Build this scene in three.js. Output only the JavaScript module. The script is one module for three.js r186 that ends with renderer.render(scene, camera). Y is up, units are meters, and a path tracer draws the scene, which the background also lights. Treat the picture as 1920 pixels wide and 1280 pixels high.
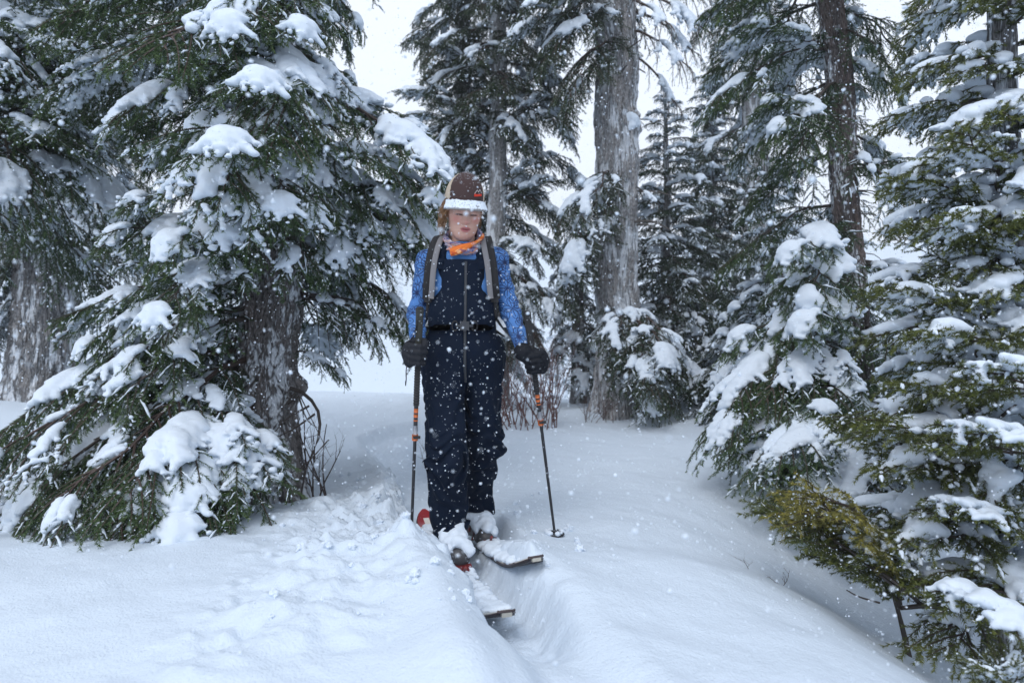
import * as THREE from 'three';
import { createNoise4D, createNoise3D, createNoise2D } from 'simplex-noise';
import { mergeGeometries } from 'three/addons/utils/BufferGeometryUtils.js';

// ---------------------------------------------------------------- camera, sky, sun, exposure
const scene = new THREE.Scene();
const renderer = new THREE.WebGLRenderer({ antialias: true });
renderer.setSize(1024, 682);
renderer.toneMapping = THREE.LinearToneMapping;
renderer.toneMappingExposure = 1.33;
renderer.shadowMap.enabled = true;

const camera = new THREE.PerspectiveCamera(53.13, 1024 / 682, 0.05, 400);
camera.filmGauge = 35;
camera.position.set(0, 0.98, 0);
camera.lookAt(0, 0.98, -10);
camera.focus = 3.1;
camera.userData.fStop = 2.5;
scene.add(camera);

const SKY_W = 256, SKY_H = 128, skyData = new Float32Array(SKY_W * SKY_H * 4);
for (let j = 0; j < SKY_H; j++) for (let i = 0; i < SKY_W; i++) {
  const up = Math.sin(((j + 0.5) / SKY_H - 0.5) * Math.PI), k = 1.02 - 0.05 * Math.max(0, up), o = (j * SKY_W + i) * 4;
  skyData[o] = 0.78 * k; skyData[o + 1] = 0.855 * k; skyData[o + 2] = 0.985 * k; skyData[o + 3] = 1;
}
const skyTex = new THREE.DataTexture(skyData, SKY_W, SKY_H, THREE.RGBAFormat, THREE.FloatType);
skyTex.mapping = THREE.EquirectangularReflectionMapping;
skyTex.magFilter = THREE.LinearFilter; skyTex.needsUpdate = true;
scene.background = skyTex; scene.environment = skyTex;

const sun = new THREE.DirectionalLight(new THREE.Color(1.0, 0.97, 0.95), 1.1);
sun.position.set(-4, 11, 4.5); sun.target.position.set(0, 0, -4);
sun.castShadow = true; sun.shadow.radius = 55;
Object.assign(sun.shadow.camera, { left: -14, right: 14, top: 14, bottom: -14, near: 0.5, far: 50 });
sun.shadow.mapSize.set(2048, 2048);
scene.add(sun, sun.target);
scene.fog = new THREE.FogExp2(new THREE.Color(0.93, 0.96, 1.0), 0.003);

// ---------------------------------------------------------------- helpers
const V = (x, y, z) => new THREE.Vector3(x, y, z);
function mulberry(a) { return () => { a = (a + 0x6d2b79f5) | 0; let t = Math.imul(a ^ (a >>> 15), 1 | a); t = (t + Math.imul(t ^ (t >>> 7), 61 | t)) ^ t; return ((t ^ (t >>> 14)) >>> 0) / 4294967296; }; }
const n3 = createNoise3D(mulberry(11)), n2 = createNoise2D(mulberry(12)), n4 = createNoise4D(mulberry(13));
const clamp = (x, a, b) => Math.min(b, Math.max(a, x)), lerp = (a, b, t) => a + (b - a) * t;
const sstep = (a, b, x) => { const t = clamp((x - a) / (b - a), 0, 1); return t * t * (3 - 2 * t); };
const fbm2 = (x, y, o = 4) => { let s = 0, a = 0.5; for (let i = 0; i < o; i++) { s += a * n2(x, y); x = x * 2.03 + 7.1; y = y * 2.03 - 3.7; a *= 0.5; } return s; };
const fbm3 = (x, y, z, o = 3) => { let s = 0, a = 0.5; for (let i = 0; i < o; i++) { s += a * n3(x, y, z); x = x * 2.03 + 7.1; y = y * 2.03 - 3.7; z = z * 2.03 + 1.3; a *= 0.5; } return s; };
// a point of the place from where the photograph shows it and how far away it stands
const at = (px, py, d) => V((px - 960) / 1280 * d, 0.98 - (py - 640) / 1280 * d, -d);

const usedNames = new Map();
function numbered(name) { const n = usedNames.get(name) ?? 0; usedNames.set(name, n + 1); return n ? name + '_' + String(n).padStart(3, '0') : name; }
function tag(o, label, category, group, kind) {
  if (label) o.userData.label = label;
  if (category) o.userData.category = category;
  if (group) o.userData.group = group;
  if (kind) o.userData.kind = kind;
  return o;
}
function thing(name, label, category, pos, group) { const g = new THREE.Group(); g.name = numbered(name); if (pos) g.position.copy(pos); scene.add(g); return tag(g, label, category, group); }
function part(name, geo, mat, parent) { const m = new THREE.Mesh(geo, mat); m.name = name; m.castShadow = m.receiveShadow = true; (parent ?? scene).add(m); return m; }
const std = (r, g, b, rough = 0.8, more = {}) => new THREE.MeshStandardMaterial({ color: new THREE.Color().setRGB(r, g, b), roughness: rough, ...more });

// growing triangle soup with colours
class Soup {
  constructor() { this.p = []; this.c = []; }
  tri(ax, ay, az, bx, by, bz, cx, cy, cz, r, g, b) { this.p.push(ax, ay, az, bx, by, bz, cx, cy, cz); this.c.push(r, g, b, r, g, b, r, g, b); }
  tube(pts, radii, sides, col) {
    let prev = null;
    const f = frames(pts);
    for (let i = 0; i < pts.length; i++) {
      const ring = [];
      for (let k = 0; k < sides; k++) {
        const a = k / sides * 6.28318, c = Math.cos(a) * radii[i], s = Math.sin(a) * radii[i], P = pts[i], N = f[i].n, B = f[i].b;
        ring.push(P.x + N.x * c + B.x * s, P.y + N.y * c + B.y * s, P.z + N.z * c + B.z * s);
      }
      if (prev) for (let k = 0; k < sides; k++) {
        const a = k * 3, b = ((k + 1) % sides) * 3;
        this.tri(prev[a], prev[a + 1], prev[a + 2], ring[a], ring[a + 1], ring[a + 2], ring[b], ring[b + 1], ring[b + 2], ...col);
        this.tri(prev[a], prev[a + 1], prev[a + 2], ring[b], ring[b + 1], ring[b + 2], prev[b], prev[b + 1], prev[b + 2], ...col);
      }
      prev = ring;
    }
  }
  geo() {
    const g = new THREE.BufferGeometry();
    g.setAttribute('position', new THREE.BufferAttribute(new Float32Array(this.p), 3));
    g.setAttribute('color', new THREE.BufferAttribute(new Float32Array(this.c), 3));
    return g;
  }
}
function frames(pts, hint) {
  const out = [], up = hint ? hint.clone().normalize() : V(0, 1, 0), T = V(), n = V();
  for (let i = 0; i < pts.length; i++) {
    T.subVectors(pts[Math.min(i + 1, pts.length - 1)], pts[Math.max(i - 1, 0)]).normalize();
    const u = Math.abs(T.dot(up)) > 0.95 ? V(1, 0, 0) : up;
    n.copy(u).addScaledVector(T, -T.dot(u)).normalize();
    out.push({ t: T.clone(), n: n.clone(), b: V().crossVectors(T, n) });
  }
  return out;
}
// smooth tube with shared vertices
function smoothTube(pts, radii, sides, capped = true, hint = null) {
  const f = frames(pts, hint), p = [], idx = [], uv = []; let len = 0;
  for (let i = 0; i < pts.length; i++) {
    if (i) len += pts[i].distanceTo(pts[i - 1]);
    for (let k = 0; k <= sides; k++) {
      const a = k / sides * 6.283185307, r = typeof radii === 'function' ? radii(i / (pts.length - 1), a) : Array.isArray(radii) ? radii[i] : radii;
      const v = pts[i].clone().addScaledVector(f[i].n, Math.cos(a) * r).addScaledVector(f[i].b, Math.sin(a) * r);
      p.push(v.x, v.y, v.z); uv.push(k / sides, len);
    }
  }
  const w = sides + 1;
  for (let i = 0; i < pts.length - 1; i++) for (let k = 0; k < sides; k++) { const a = i * w + k; idx.push(a, a + w, a + 1, a + 1, a + w, a + w + 1); }
  if (capped) for (const i of [0, pts.length - 1]) {
    const c = p.length / 3; p.push(pts[i].x, pts[i].y, pts[i].z); uv.push(0.5, 0);
    for (let k = 0; k < sides; k++) i ? idx.push(c, i * w + k, i * w + k + 1) : idx.push(c, k + 1, k);
  }
  const g = new THREE.BufferGeometry();
  g.setAttribute('position', new THREE.Float32BufferAttribute(p, 3)); g.setAttribute('uv', new THREE.Float32BufferAttribute(uv, 2)); g.setIndex(idx);
  g.computeVertexNormals();
  for (let i = 0; i < pts.length; i++) { // close the seam of the normals
    const n = g.attributes.normal, a = i * w, b = a + sides;
    const v = V(n.getX(a) + n.getX(b), n.getY(a) + n.getY(b), n.getZ(a) + n.getZ(b)).normalize();
    n.setXYZ(a, v.x, v.y, v.z); n.setXYZ(b, v.x, v.y, v.z);
  }
  return g;
}
const curve = (pts, n) => new THREE.CatmullRomCurve3(pts).getPoints(n);

// naive surface nets: the surface where field = 0, inside positive
function surfaceNets(field, nx, ny, nz, ox, oy, oz, h) {
  const idx = new Int32Array(nx * ny * nz).fill(-1), p = [], tris = [], at3 = (i, j, k) => (k * ny + j) * nx + i;
  for (let k = 0; k < nz - 1; k++) for (let j = 0; j < ny - 1; j++) for (let i = 0; i < nx - 1; i++) {
    let mask = 0; const v = [];
    for (let c = 0; c < 8; c++) { const f = field[at3(i + (c & 1), j + (c >> 1 & 1), k + (c >> 2))]; v[c] = f; if (f > 0) mask |= 1 << c; }
    if (mask === 0 || mask === 255) continue;
    let sx = 0, sy = 0, sz = 0, n = 0;
    for (let c = 0; c < 8; c++) for (const b of [1, 2, 4]) {
      if (c & b) continue;
      const d = c | b; if ((v[c] > 0) === (v[d] > 0)) continue;
      const t = v[c] / (v[c] - v[d]);
      sx += (c & 1) + (b === 1 ? t : 0); sy += (c >> 1 & 1) + (b === 2 ? t : 0); sz += (c >> 2) + (b === 4 ? t : 0); n++;
    }
    idx[at3(i, j, k)] = p.length / 3;
    p.push(ox + (i + sx / n) * h, oy + (j + sy / n) * h, oz + (k + sz / n) * h);
  }
  const quad = (a, b, c, d, flip) => { if (a < 0 || b < 0 || c < 0 || d < 0) return; flip ? tris.push(a, c, b, a, d, c) : tris.push(a, b, c, a, c, d); };
  for (let k = 1; k < nz - 1; k++) for (let j = 1; j < ny - 1; j++) for (let i = 1; i < nx - 1; i++) {
    const f = field[at3(i, j, k)] > 0;
    if (f !== field[at3(i + 1, j, k)] > 0) quad(idx[at3(i, j - 1, k - 1)], idx[at3(i, j, k - 1)], idx[at3(i, j, k)], idx[at3(i, j - 1, k)], !f);
    if (f !== field[at3(i, j + 1, k)] > 0) quad(idx[at3(i - 1, j, k - 1)], idx[at3(i - 1, j, k)], idx[at3(i, j, k)], idx[at3(i, j, k - 1)], !f);
    if (f !== field[at3(i, j, k + 1)] > 0) quad(idx[at3(i - 1, j - 1, k)], idx[at3(i, j - 1, k)], idx[at3(i, j, k)], idx[at3(i - 1, j, k)], !f);
  }
  const g = new THREE.BufferGeometry();
  g.setAttribute('position', new THREE.Float32BufferAttribute(p, 3)); g.setIndex(tris); g.computeVertexNormals();
  return g;
}
// soft balls melted together; every ball [x, y, z, r], flattened by sy
function blobs(balls, h, iso = 0.3, sy = 1.25, rough = 0.06) {
  if (!balls.length) return null;
  let lo = [1e9, 1e9, 1e9], hi = [-1e9, -1e9, -1e9];
  for (const b of balls) for (let c = 0; c < 3; c++) { lo[c] = Math.min(lo[c], b[c] - b[3] * 1.7); hi[c] = Math.max(hi[c], b[c] + b[3] * 1.7); }
  lo = lo.map((v) => v - h * 2);
  const [nx, ny, nz] = hi.map((v, c) => Math.ceil((v - lo[c]) / h) + 3), F = new Float32Array(nx * ny * nz).fill(-iso);
  for (const [x, y, z, r] of balls) {
    const R = r * 1.6, i0 = Math.max(0, Math.floor((x - R - lo[0]) / h)), i1 = Math.min(nx - 1, Math.ceil((x + R - lo[0]) / h)), j0 = Math.max(0, Math.floor((y - R - lo[1]) / h)), j1 = Math.min(ny - 1, Math.ceil((y + R - lo[1]) / h)), k0 = Math.max(0, Math.floor((z - R - lo[2]) / h)), k1 = Math.min(nz - 1, Math.ceil((z + R - lo[2]) / h));
    for (let k = k0; k <= k1; k++) for (let j = j0; j <= j1; j++) for (let i = i0; i <= i1; i++) {
      const dx = lo[0] + i * h - x, dy = (lo[1] + j * h - y) * sy, dz = lo[2] + k * h - z, q = 1 - (dx * dx + dy * dy + dz * dz) / (R * R);
      if (q > 0) F[(k * ny + j) * nx + i] += q * q;
    }
  }
  if (rough) for (let k = 0; k < nz; k++) for (let j = 0; j < ny; j++) for (let i = 0; i < nx; i++) {
    const o = (k * ny + j) * nx + i;
    if (F[o] > -iso + 0.001 && F[o] < 0.6) { const x = lo[0] + i * h, y = lo[1] + j * h, z = lo[2] + k * h; F[o] += rough * (n3(x * 19, y * 19, z * 19) + 0.75 * n3(x * 47 + 5, y * 47, z * 47)); }
  }
  return surfaceNets(F, nx, ny, nz, lo[0], lo[1], lo[2], h);
}

// ---------------------------------------------------------------- snow
function tex(w, h, fn, srgb = false) {
  const data = new Uint8Array(w * h * 4), c = [0, 0, 0];
  for (let j = 0; j < h; j++) for (let i = 0; i < w; i++) {
    fn((i + 0.5) / w, (j + 0.5) / h, c); const o = (j * w + i) * 4;
    data[o] = clamp(c[0] * 255, 0, 255); data[o + 1] = clamp(c[1] * 255, 0, 255); data[o + 2] = clamp(c[2] * 255, 0, 255); data[o + 3] = 255;
  }
  const t = new THREE.DataTexture(data, w, h, THREE.RGBAFormat);
  t.wrapS = t.wrapT = THREE.RepeatWrapping; t.magFilter = THREE.LinearFilter; t.needsUpdate = true;
  if (srgb) t.colorSpace = THREE.SRGBColorSpace;
  return t;
}
const tileNoise = (u, v, f) => { // wraps round in u and v
  const a = u * 6.283185, b = v * 6.283185, k = f / 6.283185;
  return n4(Math.cos(a) * k, Math.sin(a) * k, Math.cos(b) * k, Math.sin(b) * k);
};
const grainTex = tex(512, 512, (u, v, c) => { c[0] = c[1] = c[2] = 0.5 + 0.16 * tileNoise(u, v, 9, 1) + 0.14 * tileNoise(u, v, 31, 4) + 0.16 * tileNoise(u, v, 90, 7) + 0.12 * tileNoise(u, v, 170, 9); });
const snowMat = std(0.6, 0.685, 0.78, 0.85, { bumpMap: grainTex, bumpScale: 0.007 });
snowMat.name = 'snow';
const boughSnow = std(0.66, 0.735, 0.82, 0.9); boughSnow.name = 'snow';

// the ski track, as [x, distance in front of the camera]
const TRACK = [[0.3, 0.9], [0.19, 1.45], [0.08, 1.85], [-0.03, 2.3], [-0.27, 3.0], [-0.49, 3.75], [-0.66, 4.6], [-0.98, 5.6], [-1.22, 6.5], [-1.1, 7.3], [-0.4, 8.1], [0.1, 8.6]];
const TRACK2 = [[0.09, 2.45], [0.0, 2.75], [-0.15, 3.26], [-0.37, 3.98], [-0.6, 4.6], [-0.95, 5.5]];
function alongTrack(track, x, d) {
  let best = 1e9, side = 0, t = 0;
  for (let i = 0; i < track.length - 1; i++) {
    const [ax, ad] = track[i], [bx, bd] = track[i + 1], ex = bx - ax, ed = bd - ad, q = clamp(((x - ax) * ex + (d - ad) * ed) / (ex * ex + ed * ed), 0, 1);
    const dx = x - ax - ex * q, dd = d - ad - ed * q, r = Math.hypot(dx, dd);
    if (r < best) { best = r; side = Math.sign(dx * ed - dd * ex); t = i + q; }
  }
  return [best, side, t];
}
const bump = (x, d, cx, cd, rx, rd) => Math.exp(-(((x - cx) / rx) ** 2) - ((d - cd) / rd) ** 2);
function groundBase(x, d) {
  let y = 0.07 + 0.035 * fbm2(x * 0.5 + 3, d * 0.5, 3) + 0.012 * fbm2(x * 2.1, d * 2.1 + 9, 3);
  y += 0.07 * bump(x, d, -0.75, 1.9, 0.75, 0.9) + 0.04 * bump(x, d, -1.6, 2.6, 1.2, 1.0);
  y += 0.05 * bump(x, d, -0.9, 3.55, 0.6, 0.35);
  y -= 0.1 * bump(x, d, -1.45, 4.25, 0.75, 0.45);
  y += 0.1 * sstep(6.5, 10.5, d) * sstep(1.5, -3, x) + 0.12 * bump(x, d, -6.2, 9.3, 3, 2.2);
  y -= 0.5 * Math.exp(-((Math.hypot((x - 2.25) / 1.0, (d - 2.75) / 1.35)) ** 2.6)) + 0.28 * bump(x, d, 2.0, 1.5, 0.6, 0.9);
  y += 0.16 * bump(x, d, 2.3, 7.6, 0.8, 0.5) + 0.1 * bump(x, d, 0.95, 8.2, 0.6, 0.35) + 0.12 * bump(x, d, 3.4, 7.4, 1.0, 0.8);
  y -= 0.25 * sstep(10.4, 14, d) + 0.33 * Math.max(0, d - 11.5) * sstep(11.5, 15, d) * sstep(46, 20, d);
  y -= sstep(30, 46, d) * 4.2;
  y += sstep(40, 150, d) * 26 + 2.5 * sstep(30, 80, d) * fbm2(x * 0.02, d * 0.02);
  return y;
}
function ground(x, z) {
  const d = -z; let y = groundBase(x, d);
  if (d < 0.4 || d > 9 || Math.abs(x) > 3) return y;
  const [r, side, t] = alongTrack(TRACK, x, d), [r2, s2, t2] = alongTrack(TRACK2, x, d);
  const chunks = (0.012 + 0.035 * fbm2(x * 4 + 2, d * 4, 3) + 0.03 * Math.max(0, fbm2(x * 9, d * 9 + 4, 3))) * sstep(-1.15, -0.75, x) * sstep(-0.1, -0.4, x + 0.12 * (3 - d)) * sstep(1.4, 2.0, d) * sstep(3.3, 2.8, d);
  y += chunks;
  // crumbled snow thrown out beside the track
  const rag = (side < 0 ? 1 : 0.45) * (0.02 * n2(x * 7, d * 7) + 0.006 * n2(x * 19, d * 19));
  const lumps = sstep(-0.05, 0.5, fbm2(x * 4.5, d * 4.5, 3)) * 0.075 + sstep(0, 0.5, fbm2(x * 13 + 5, d * 13, 2)) * 0.03;
  const berm = side < 0 ? Math.exp(-(((r - 0.42) / 0.3) ** 2)) * sstep(2.35, 2.8, d) * sstep(5.2, 3.6, d) : 0;
  y += lumps * (berm * 0.5 + 0.5 * Math.exp(-(((r - 0.16) / 0.1) ** 2)) * sstep(2.2, 2.6, d) * sstep(6, 4, d)) + 0.2 * lumps * bump(x, d, -0.35, 3.6, 0.35, 0.7);
  y += lerp(0.012, 0.035, side < 0 ? sstep(0, 0.2, r) : 0) * Math.exp(-(((r - 0.24) / 0.09) ** 2)) * sstep(8, 4, d);
  y += 0.085 * bump(x, d, -0.03, 2.66, 0.12, 0.16) * sstep(0.02, 0.12, r);
  y += 0.045 * sstep(-0.9, -0.62, x + 0.1 * n2(d * 2.3, 4) + 0.05 * n2(d * 7, x * 7)) * sstep(1.0, 1.6, d) * sstep(3.1, 2.7, d) * sstep(0.1, 0.3, r);
  if (side < 0) y += 0.08 * sstep(0, 0.12, r) * sstep(0.6, 0.16, r) * sstep(3.05, 2.6, d) * sstep(1.2, 1.7, d);
  const shallow = sstep(2.3, 1.85, d), old = sstep(4.5, 6.5, d), fw = lerp(lerp(0.085, 0.06, shallow), 0.1, old), ew = lerp(side < 0 ? lerp(0.125, 0.17, shallow) : lerp(0.2, 0.17, shallow), 0.3, old);
  const deep = lerp(lerp(0.14, 0.03, shallow), 0.1, old) * sstep(8.4, 7.6, d), w = sstep(ew + rag, fw + rag * 0.3, r) * sstep(1.72, 2.1, d);
  const floor = Math.min(y, lerp(-0.015, y - deep, Math.max(old, shallow)) + 0.008 * n2(x * 14, d * 14));
  y = lerp(y, floor, w);
  const w2 = sstep(0.17 + rag, 0.085, r2) * sstep(2.95, 3.2, d) * sstep(6, 4.6, d);
  y = lerp(y, Math.min(y, 0.005 + 0.006 * n2(x * 14, d * 14) + 0.05 * sstep(3.8, 5.2, d)), w2);
  return lerp(y, 0.045, Math.min(1, 1.3 * bump(x, d, -0.436, 2.92, 0.13, 0.12)) * sstep(0.13, 0.2, r));
}
function groundMesh() {
  const xs = [], zs = [], grow = (start, step, fineTo, end, ratio) => { const o = []; let v = start, s = step; while (v < end) { o.push(v); if (v > fineTo) s *= ratio; v += s; } o.push(end); return o; };
  const right = grow(0, 0.016, 1.7, 170, 1.06);
  for (let i = right.length - 1; i > 0; i--) xs.push(-right[i]);
  xs.push(...right);
  const back = grow(0, 0.05, 0.3, 30, 1.3).slice(1).map((v) => 0.8 - v - 0.0).reverse(), fore = grow(0.8, 0.014, 4.4, 190, 1.025);
  zs.push(...back, ...fore);
  const W = xs.length, H = zs.length, p = new Float32Array(W * H * 3), uv = new Float32Array(W * H * 2), idx = new Uint32Array((W - 1) * (H - 1) * 6);
  let o = 0;
  for (let j = 0; j < H; j++) for (let i = 0; i < W; i++) { const a = j * W + i; p[a * 3] = xs[i]; p[a * 3 + 1] = ground(xs[i], -zs[j]); p[a * 3 + 2] = -zs[j]; uv[a * 2] = xs[i]; uv[a * 2 + 1] = zs[j]; }
  for (let j = 0; j < H - 1; j++) for (let i = 0; i < W - 1; i++) { const a = j * W + i; idx[o++] = a; idx[o++] = a + 1; idx[o++] = a + W; idx[o++] = a + 1; idx[o++] = a + W + 1; idx[o++] = a + W; }
  const g = new THREE.BufferGeometry();
  g.setAttribute('position', new THREE.BufferAttribute(p, 3)); g.setAttribute('uv', new THREE.BufferAttribute(uv, 2)); g.setIndex(new THREE.BufferAttribute(idx, 1)); g.computeVertexNormals();
  return g;
}
tag(part('snow_ground', groundMesh(), snowMat), 'deep soft snow covering the whole forest clearing, cut by a ski track', 'snow', null, 'structure');

// loose crumbs of snow beside the track
{
  const r = mulberry(77), parts = [];
  const list = [];
  for (let i = 0; i < 380; i++) {
    const t = r() * 0.62 + 0.28, seg = t * 7, k = Math.floor(seg), q = seg - k, [ax, ad] = TRACK[k], [bx, bd] = TRACK[k + 1];
    const off = (r() < 0.72 ? -1 : 1) * (0.14 + Math.abs(r() + r() - 1) * 0.75), nx = bd - ad, nd = -(bx - ax), L = Math.hypot(nx, nd);
    const x = lerp(ax, bx, q) + nx / L * off, d = lerp(ad, bd, q) + nd / L * off; if (d < (off < 0 ? 1.9 : 2.5)) continue;
    list.push([x, d, 0.003 + 0.018 * r() ** 5]);
  }
  const ball = new THREE.IcosahedronGeometry(1, 2), bp = ball.attributes.position;
  for (let i = 0; i < bp.count; i++) { const v = V().fromBufferAttribute(bp, i), s = 1 + 0.7 * fbm3(v.x * 1.1, v.y * 1.1, v.z * 1.1); bp.setXYZ(i, v.x * s, v.y * s, v.z * s); }
  ball.computeVertexNormals();
  const m = new THREE.InstancedMesh(ball, boughSnow, list.length), M = new THREE.Matrix4(), Q = new THREE.Quaternion();
  list.forEach(([x, d, s], i) => { Q.setFromEuler(new THREE.Euler(r() * 6, r() * 6, r() * 6)); M.compose(V(x, ground(x, -d) + s * 0.35, -d), Q, V(s, s * (0.7 + 0.4 * r()), s * (0.8 + 0.4 * r()))); m.setMatrixAt(i, M); });
  m.name = 'snow_crumbs'; m.castShadow = m.receiveShadow = true; scene.add(m);
  tag(m, 'loose crumbs and clods of snow scattered beside the ski track', 'snow crumbs', null, 'stuff');
}

// ---------------------------------------------------------------- conifer boughs
const needleMat = std(1, 1, 1, 0.62, { vertexColors: true }); needleMat.name = 'needles';
// one bough growing along +x: wood with all its needles, and where snow lies on it
function makeBough(seed, o) {
  const r = mulberry(seed), S = new Soup(), light = [], heavy = [];
  const { L, per, nl, nw, spread, twigGap, secGap, rise, sag, hang, bare, pale, frost, cell } = { rise: 0.1, sag: 0.42, hang: 0.26, bare: 0.1, pale: 0.25, frost: 0.1, spread: 0.5, twigGap: 0.04, secGap: 0.075, cell: 0.012, ...o };
  const wood = [0.04 + 0.015 * r(), 0.034, 0.028], tipCol = o.tip ?? [0.066, 0.112, 0.03], deep = o.deep ?? [0.013, 0.042, 0.022];
  const wig = [r() * 9, r() * 9];
  const axisAt = (t) => V(L * t * (1 - 0.06 * t), L * (rise * t - sag * t * t) + 0.03 * L * n2(t * 2.2, wig[0]), 0.07 * L * n2(t * 1.6, wig[1]) * (0.3 + t));
  const needle = (P, T, tint, phi, size) => {
    const up = Math.abs(T.y) > 0.9 ? V(1, 0, 0) : V(0, 1, 0), B = V().crossVectors(T, up).normalize(), N = V().crossVectors(B, T);
    const c = Math.cos(phi), s = Math.sin(phi), f = 0.55 + 0.4 * r();
    const R = V().addScaledVector(B, c * 1.15).addScaledVector(N, s * 0.8), D = V().addScaledVector(T, f).addScaledVector(R, 0.75).normalize();
    const W = V(r() - 0.5, r() - 0.5, r() - 0.5).cross(D).normalize().multiplyScalar(nw * 0.5), ln = nl * size * (0.75 + 0.5 * r());
    const k = tint * (0.7 + 0.6 * r());
    let col = [lerp(deep[0], tipCol[0], k), lerp(deep[1], tipCol[1], k), lerp(deep[2], tipCol[2], k)];
    if (N.y * s > 0.25 && r() < frost * (0.4 + 1.2 * snowAt(P.x, P.z))) col = [0.72, 0.76, 0.8];
    const gx = P.x + D.x * ln, gy = P.y + D.y * ln, gz = P.z + D.z * ln;
    S.tri(P.x - W.x, P.y - W.y, P.z - W.z, P.x + W.x, P.y + W.y, P.z + W.z, gx, gy, gz, ...col);
  };
  const snowSeed = r() * 50;
  const snowAt = (x, z) => clamp(0.5 + 0.9 * n2(x / L * 3.1 + snowSeed, z / L * 3.1), 0, 1);
  const twig = (P0, D0, len, tint, size, dust) => { // a straightish needled shoot, drooping a little
    const n = Math.max(2, Math.round(len / 0.03)), pts = [];
    for (let i = 0; i <= n; i++) { const q = i / n; pts.push(V(P0.x + D0.x * len * q, P0.y + D0.y * len * q - hang * len * q * q * (0.5 + 0.5 * r()), P0.z + D0.z * len * q)); }
    const count = Math.round(len * per);
    const T = V(), P = V();
    for (let i = 0; i < count; i++) {
      const q = (i + r()) / count * n, k = Math.min(n - 1, Math.floor(q));
      P.lerpVectors(pts[k], pts[k + 1], q - k); T.subVectors(pts[k + 1], pts[k]).normalize();
      needle(P, T, tint * (0.55 + 0.6 * q / n), r() * 6.283, size);
    }
    for (let i = 0; i < 6 * per / 500; i++) { P.copy(pts[n]); T.subVectors(pts[n], pts[n - 1]).normalize(); needle(P, T, tint * 1.3, r() * 6.283, size); }
    if (dust > 0) { // a ridge of snow lying along the shoot
      const a = 0.02 + 0.2 * r() * r(), b = 0.8 + 0.2 * r(), m = 6, sp = [], sr = [];
      for (let i = 0; i <= m; i++) { const q = lerp(a, b, i / m) * n, k = Math.min(n - 1, Math.floor(q)); const p = pts[k].clone().lerp(pts[k + 1], q - k); const w = dust * Math.pow(Math.sin(Math.PI * (i + 0.12) / (m + 0.24)), 0.6) * (0.45 + 0.9 * r()); p.y += w * 0.45 + 0.0025; p.x += (r() - 0.5) * 0.004; p.z += (r() - 0.5) * 0.004; sp.push(p); sr.push(w); }
      light.push([sp, sr]);
    }
    return pts;
  };
  // main limb
  const nAx = 12, ax = []; for (let i = 0; i <= nAx; i++) ax.push(axisAt(i / nAx));
  const r0 = o.r0 ?? 0.006 + 0.009 * L;
  S.tube(ax, ax.map((_, i) => r0 * (1 - 0.85 * i / nAx)), 5, wood);
  // side branches
  let side = 1, t = bare;
  while (t < 0.97) {
    const P0 = axisAt(t), T = V().subVectors(axisAt(Math.min(1, t + 0.03)), axisAt(t - 0.03)).normalize();
    const prof = Math.pow(1 - t, 0.62) * sstep(bare - 0.12, bare + 0.25, t) * (0.7 + 0.6 * r()) + 0.1;
    const l = L * spread * prof, ang = lerp(1.1, 0.6, t) + (r() - 0.5) * 0.3;
    const D = V(T.x * Math.cos(ang), T.y * Math.cos(ang) + (r() - 0.55) * 0.35, side * Math.sin(ang) + T.z).normalize();
    const m = Math.max(3, Math.round(l / 0.05)), sp = [];
    for (let i = 0; i <= m; i++) { const q = i / m; sp.push(V(P0.x + D.x * l * q + 0.12 * l * q * q, P0.y + D.y * l * q - hang * 1.4 * l * q * q, P0.z + D.z * l * q * (1 - 0.12 * q))); }
    S.tube(sp, sp.map((_, i) => r0 * 0.3 * (1 - 0.8 * i / m) + 0.0008), 4, wood);
    const tint = 0.25 + pale * (r() - 0.2) + 0.35 * t, Tt = V(), P = V();
    const cnt = Math.round(l * per * 0.8);
    for (let i = 0; i < cnt; i++) { const q = (0.12 + 0.88 * (i + r()) / cnt) * m, k = Math.min(m - 1, Math.floor(q)); P.lerpVectors(sp[k], sp[k + 1], q - k); Tt.subVectors(sp[k + 1], sp[k]).normalize(); needle(P, Tt, tint, r() * 6.283, 1); }
    let s2 = 1;
    for (let q = 0.1; q < 0.99; q += twigGap / l * (0.7 + 0.6 * r())) {
      const k = Math.min(m - 1, Math.floor(q * m)), pp = sp[k].clone().lerp(sp[k + 1], q * m - k), tt = V().subVectors(sp[k + 1], sp[k]).normalize();
      const lat = V(-tt.z, 0, tt.x).normalize(), a2 = 0.75 + 0.3 * (r() - 0.5);
      const dd = V().addScaledVector(tt, Math.cos(a2)).addScaledVector(lat, s2 * Math.sin(a2)); dd.y += (r() - 0.68) * (o.bulk ?? 0.55); dd.normalize();
      const sn = snowAt(pp.x, pp.z);
      const tp = twig(pp, dd, Math.min(l * 0.6, (o.twigLen ?? 0.095) * (0.6 + 0.8 * r())) * (1.1 - 0.5 * q), tint + 0.25 * q + (r() - 0.5) * 0.25, 1, r() < 0.1 + 0.7 * sn * sn ? (o.dust ?? 0.005) * (0.6 + 0.9 * sn) : 0);
      const hh = clamp(sn * 2.0 - 1.05, 0, 1) * sstep(1.05, 0.4, q);
      if (hh > 0.12) for (const f of [0.3, 0.6, 0.88]) { const p = tp[Math.min(tp.length - 1, Math.round(f * (tp.length - 1)))]; heavy.push([p.x, p.y + 0.01 + 0.012 * hh, p.z, (0.0135 + 0.017 * hh) * (1.12 - 0.35 * f)]); }
      s2 = -s2;
    }
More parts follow.
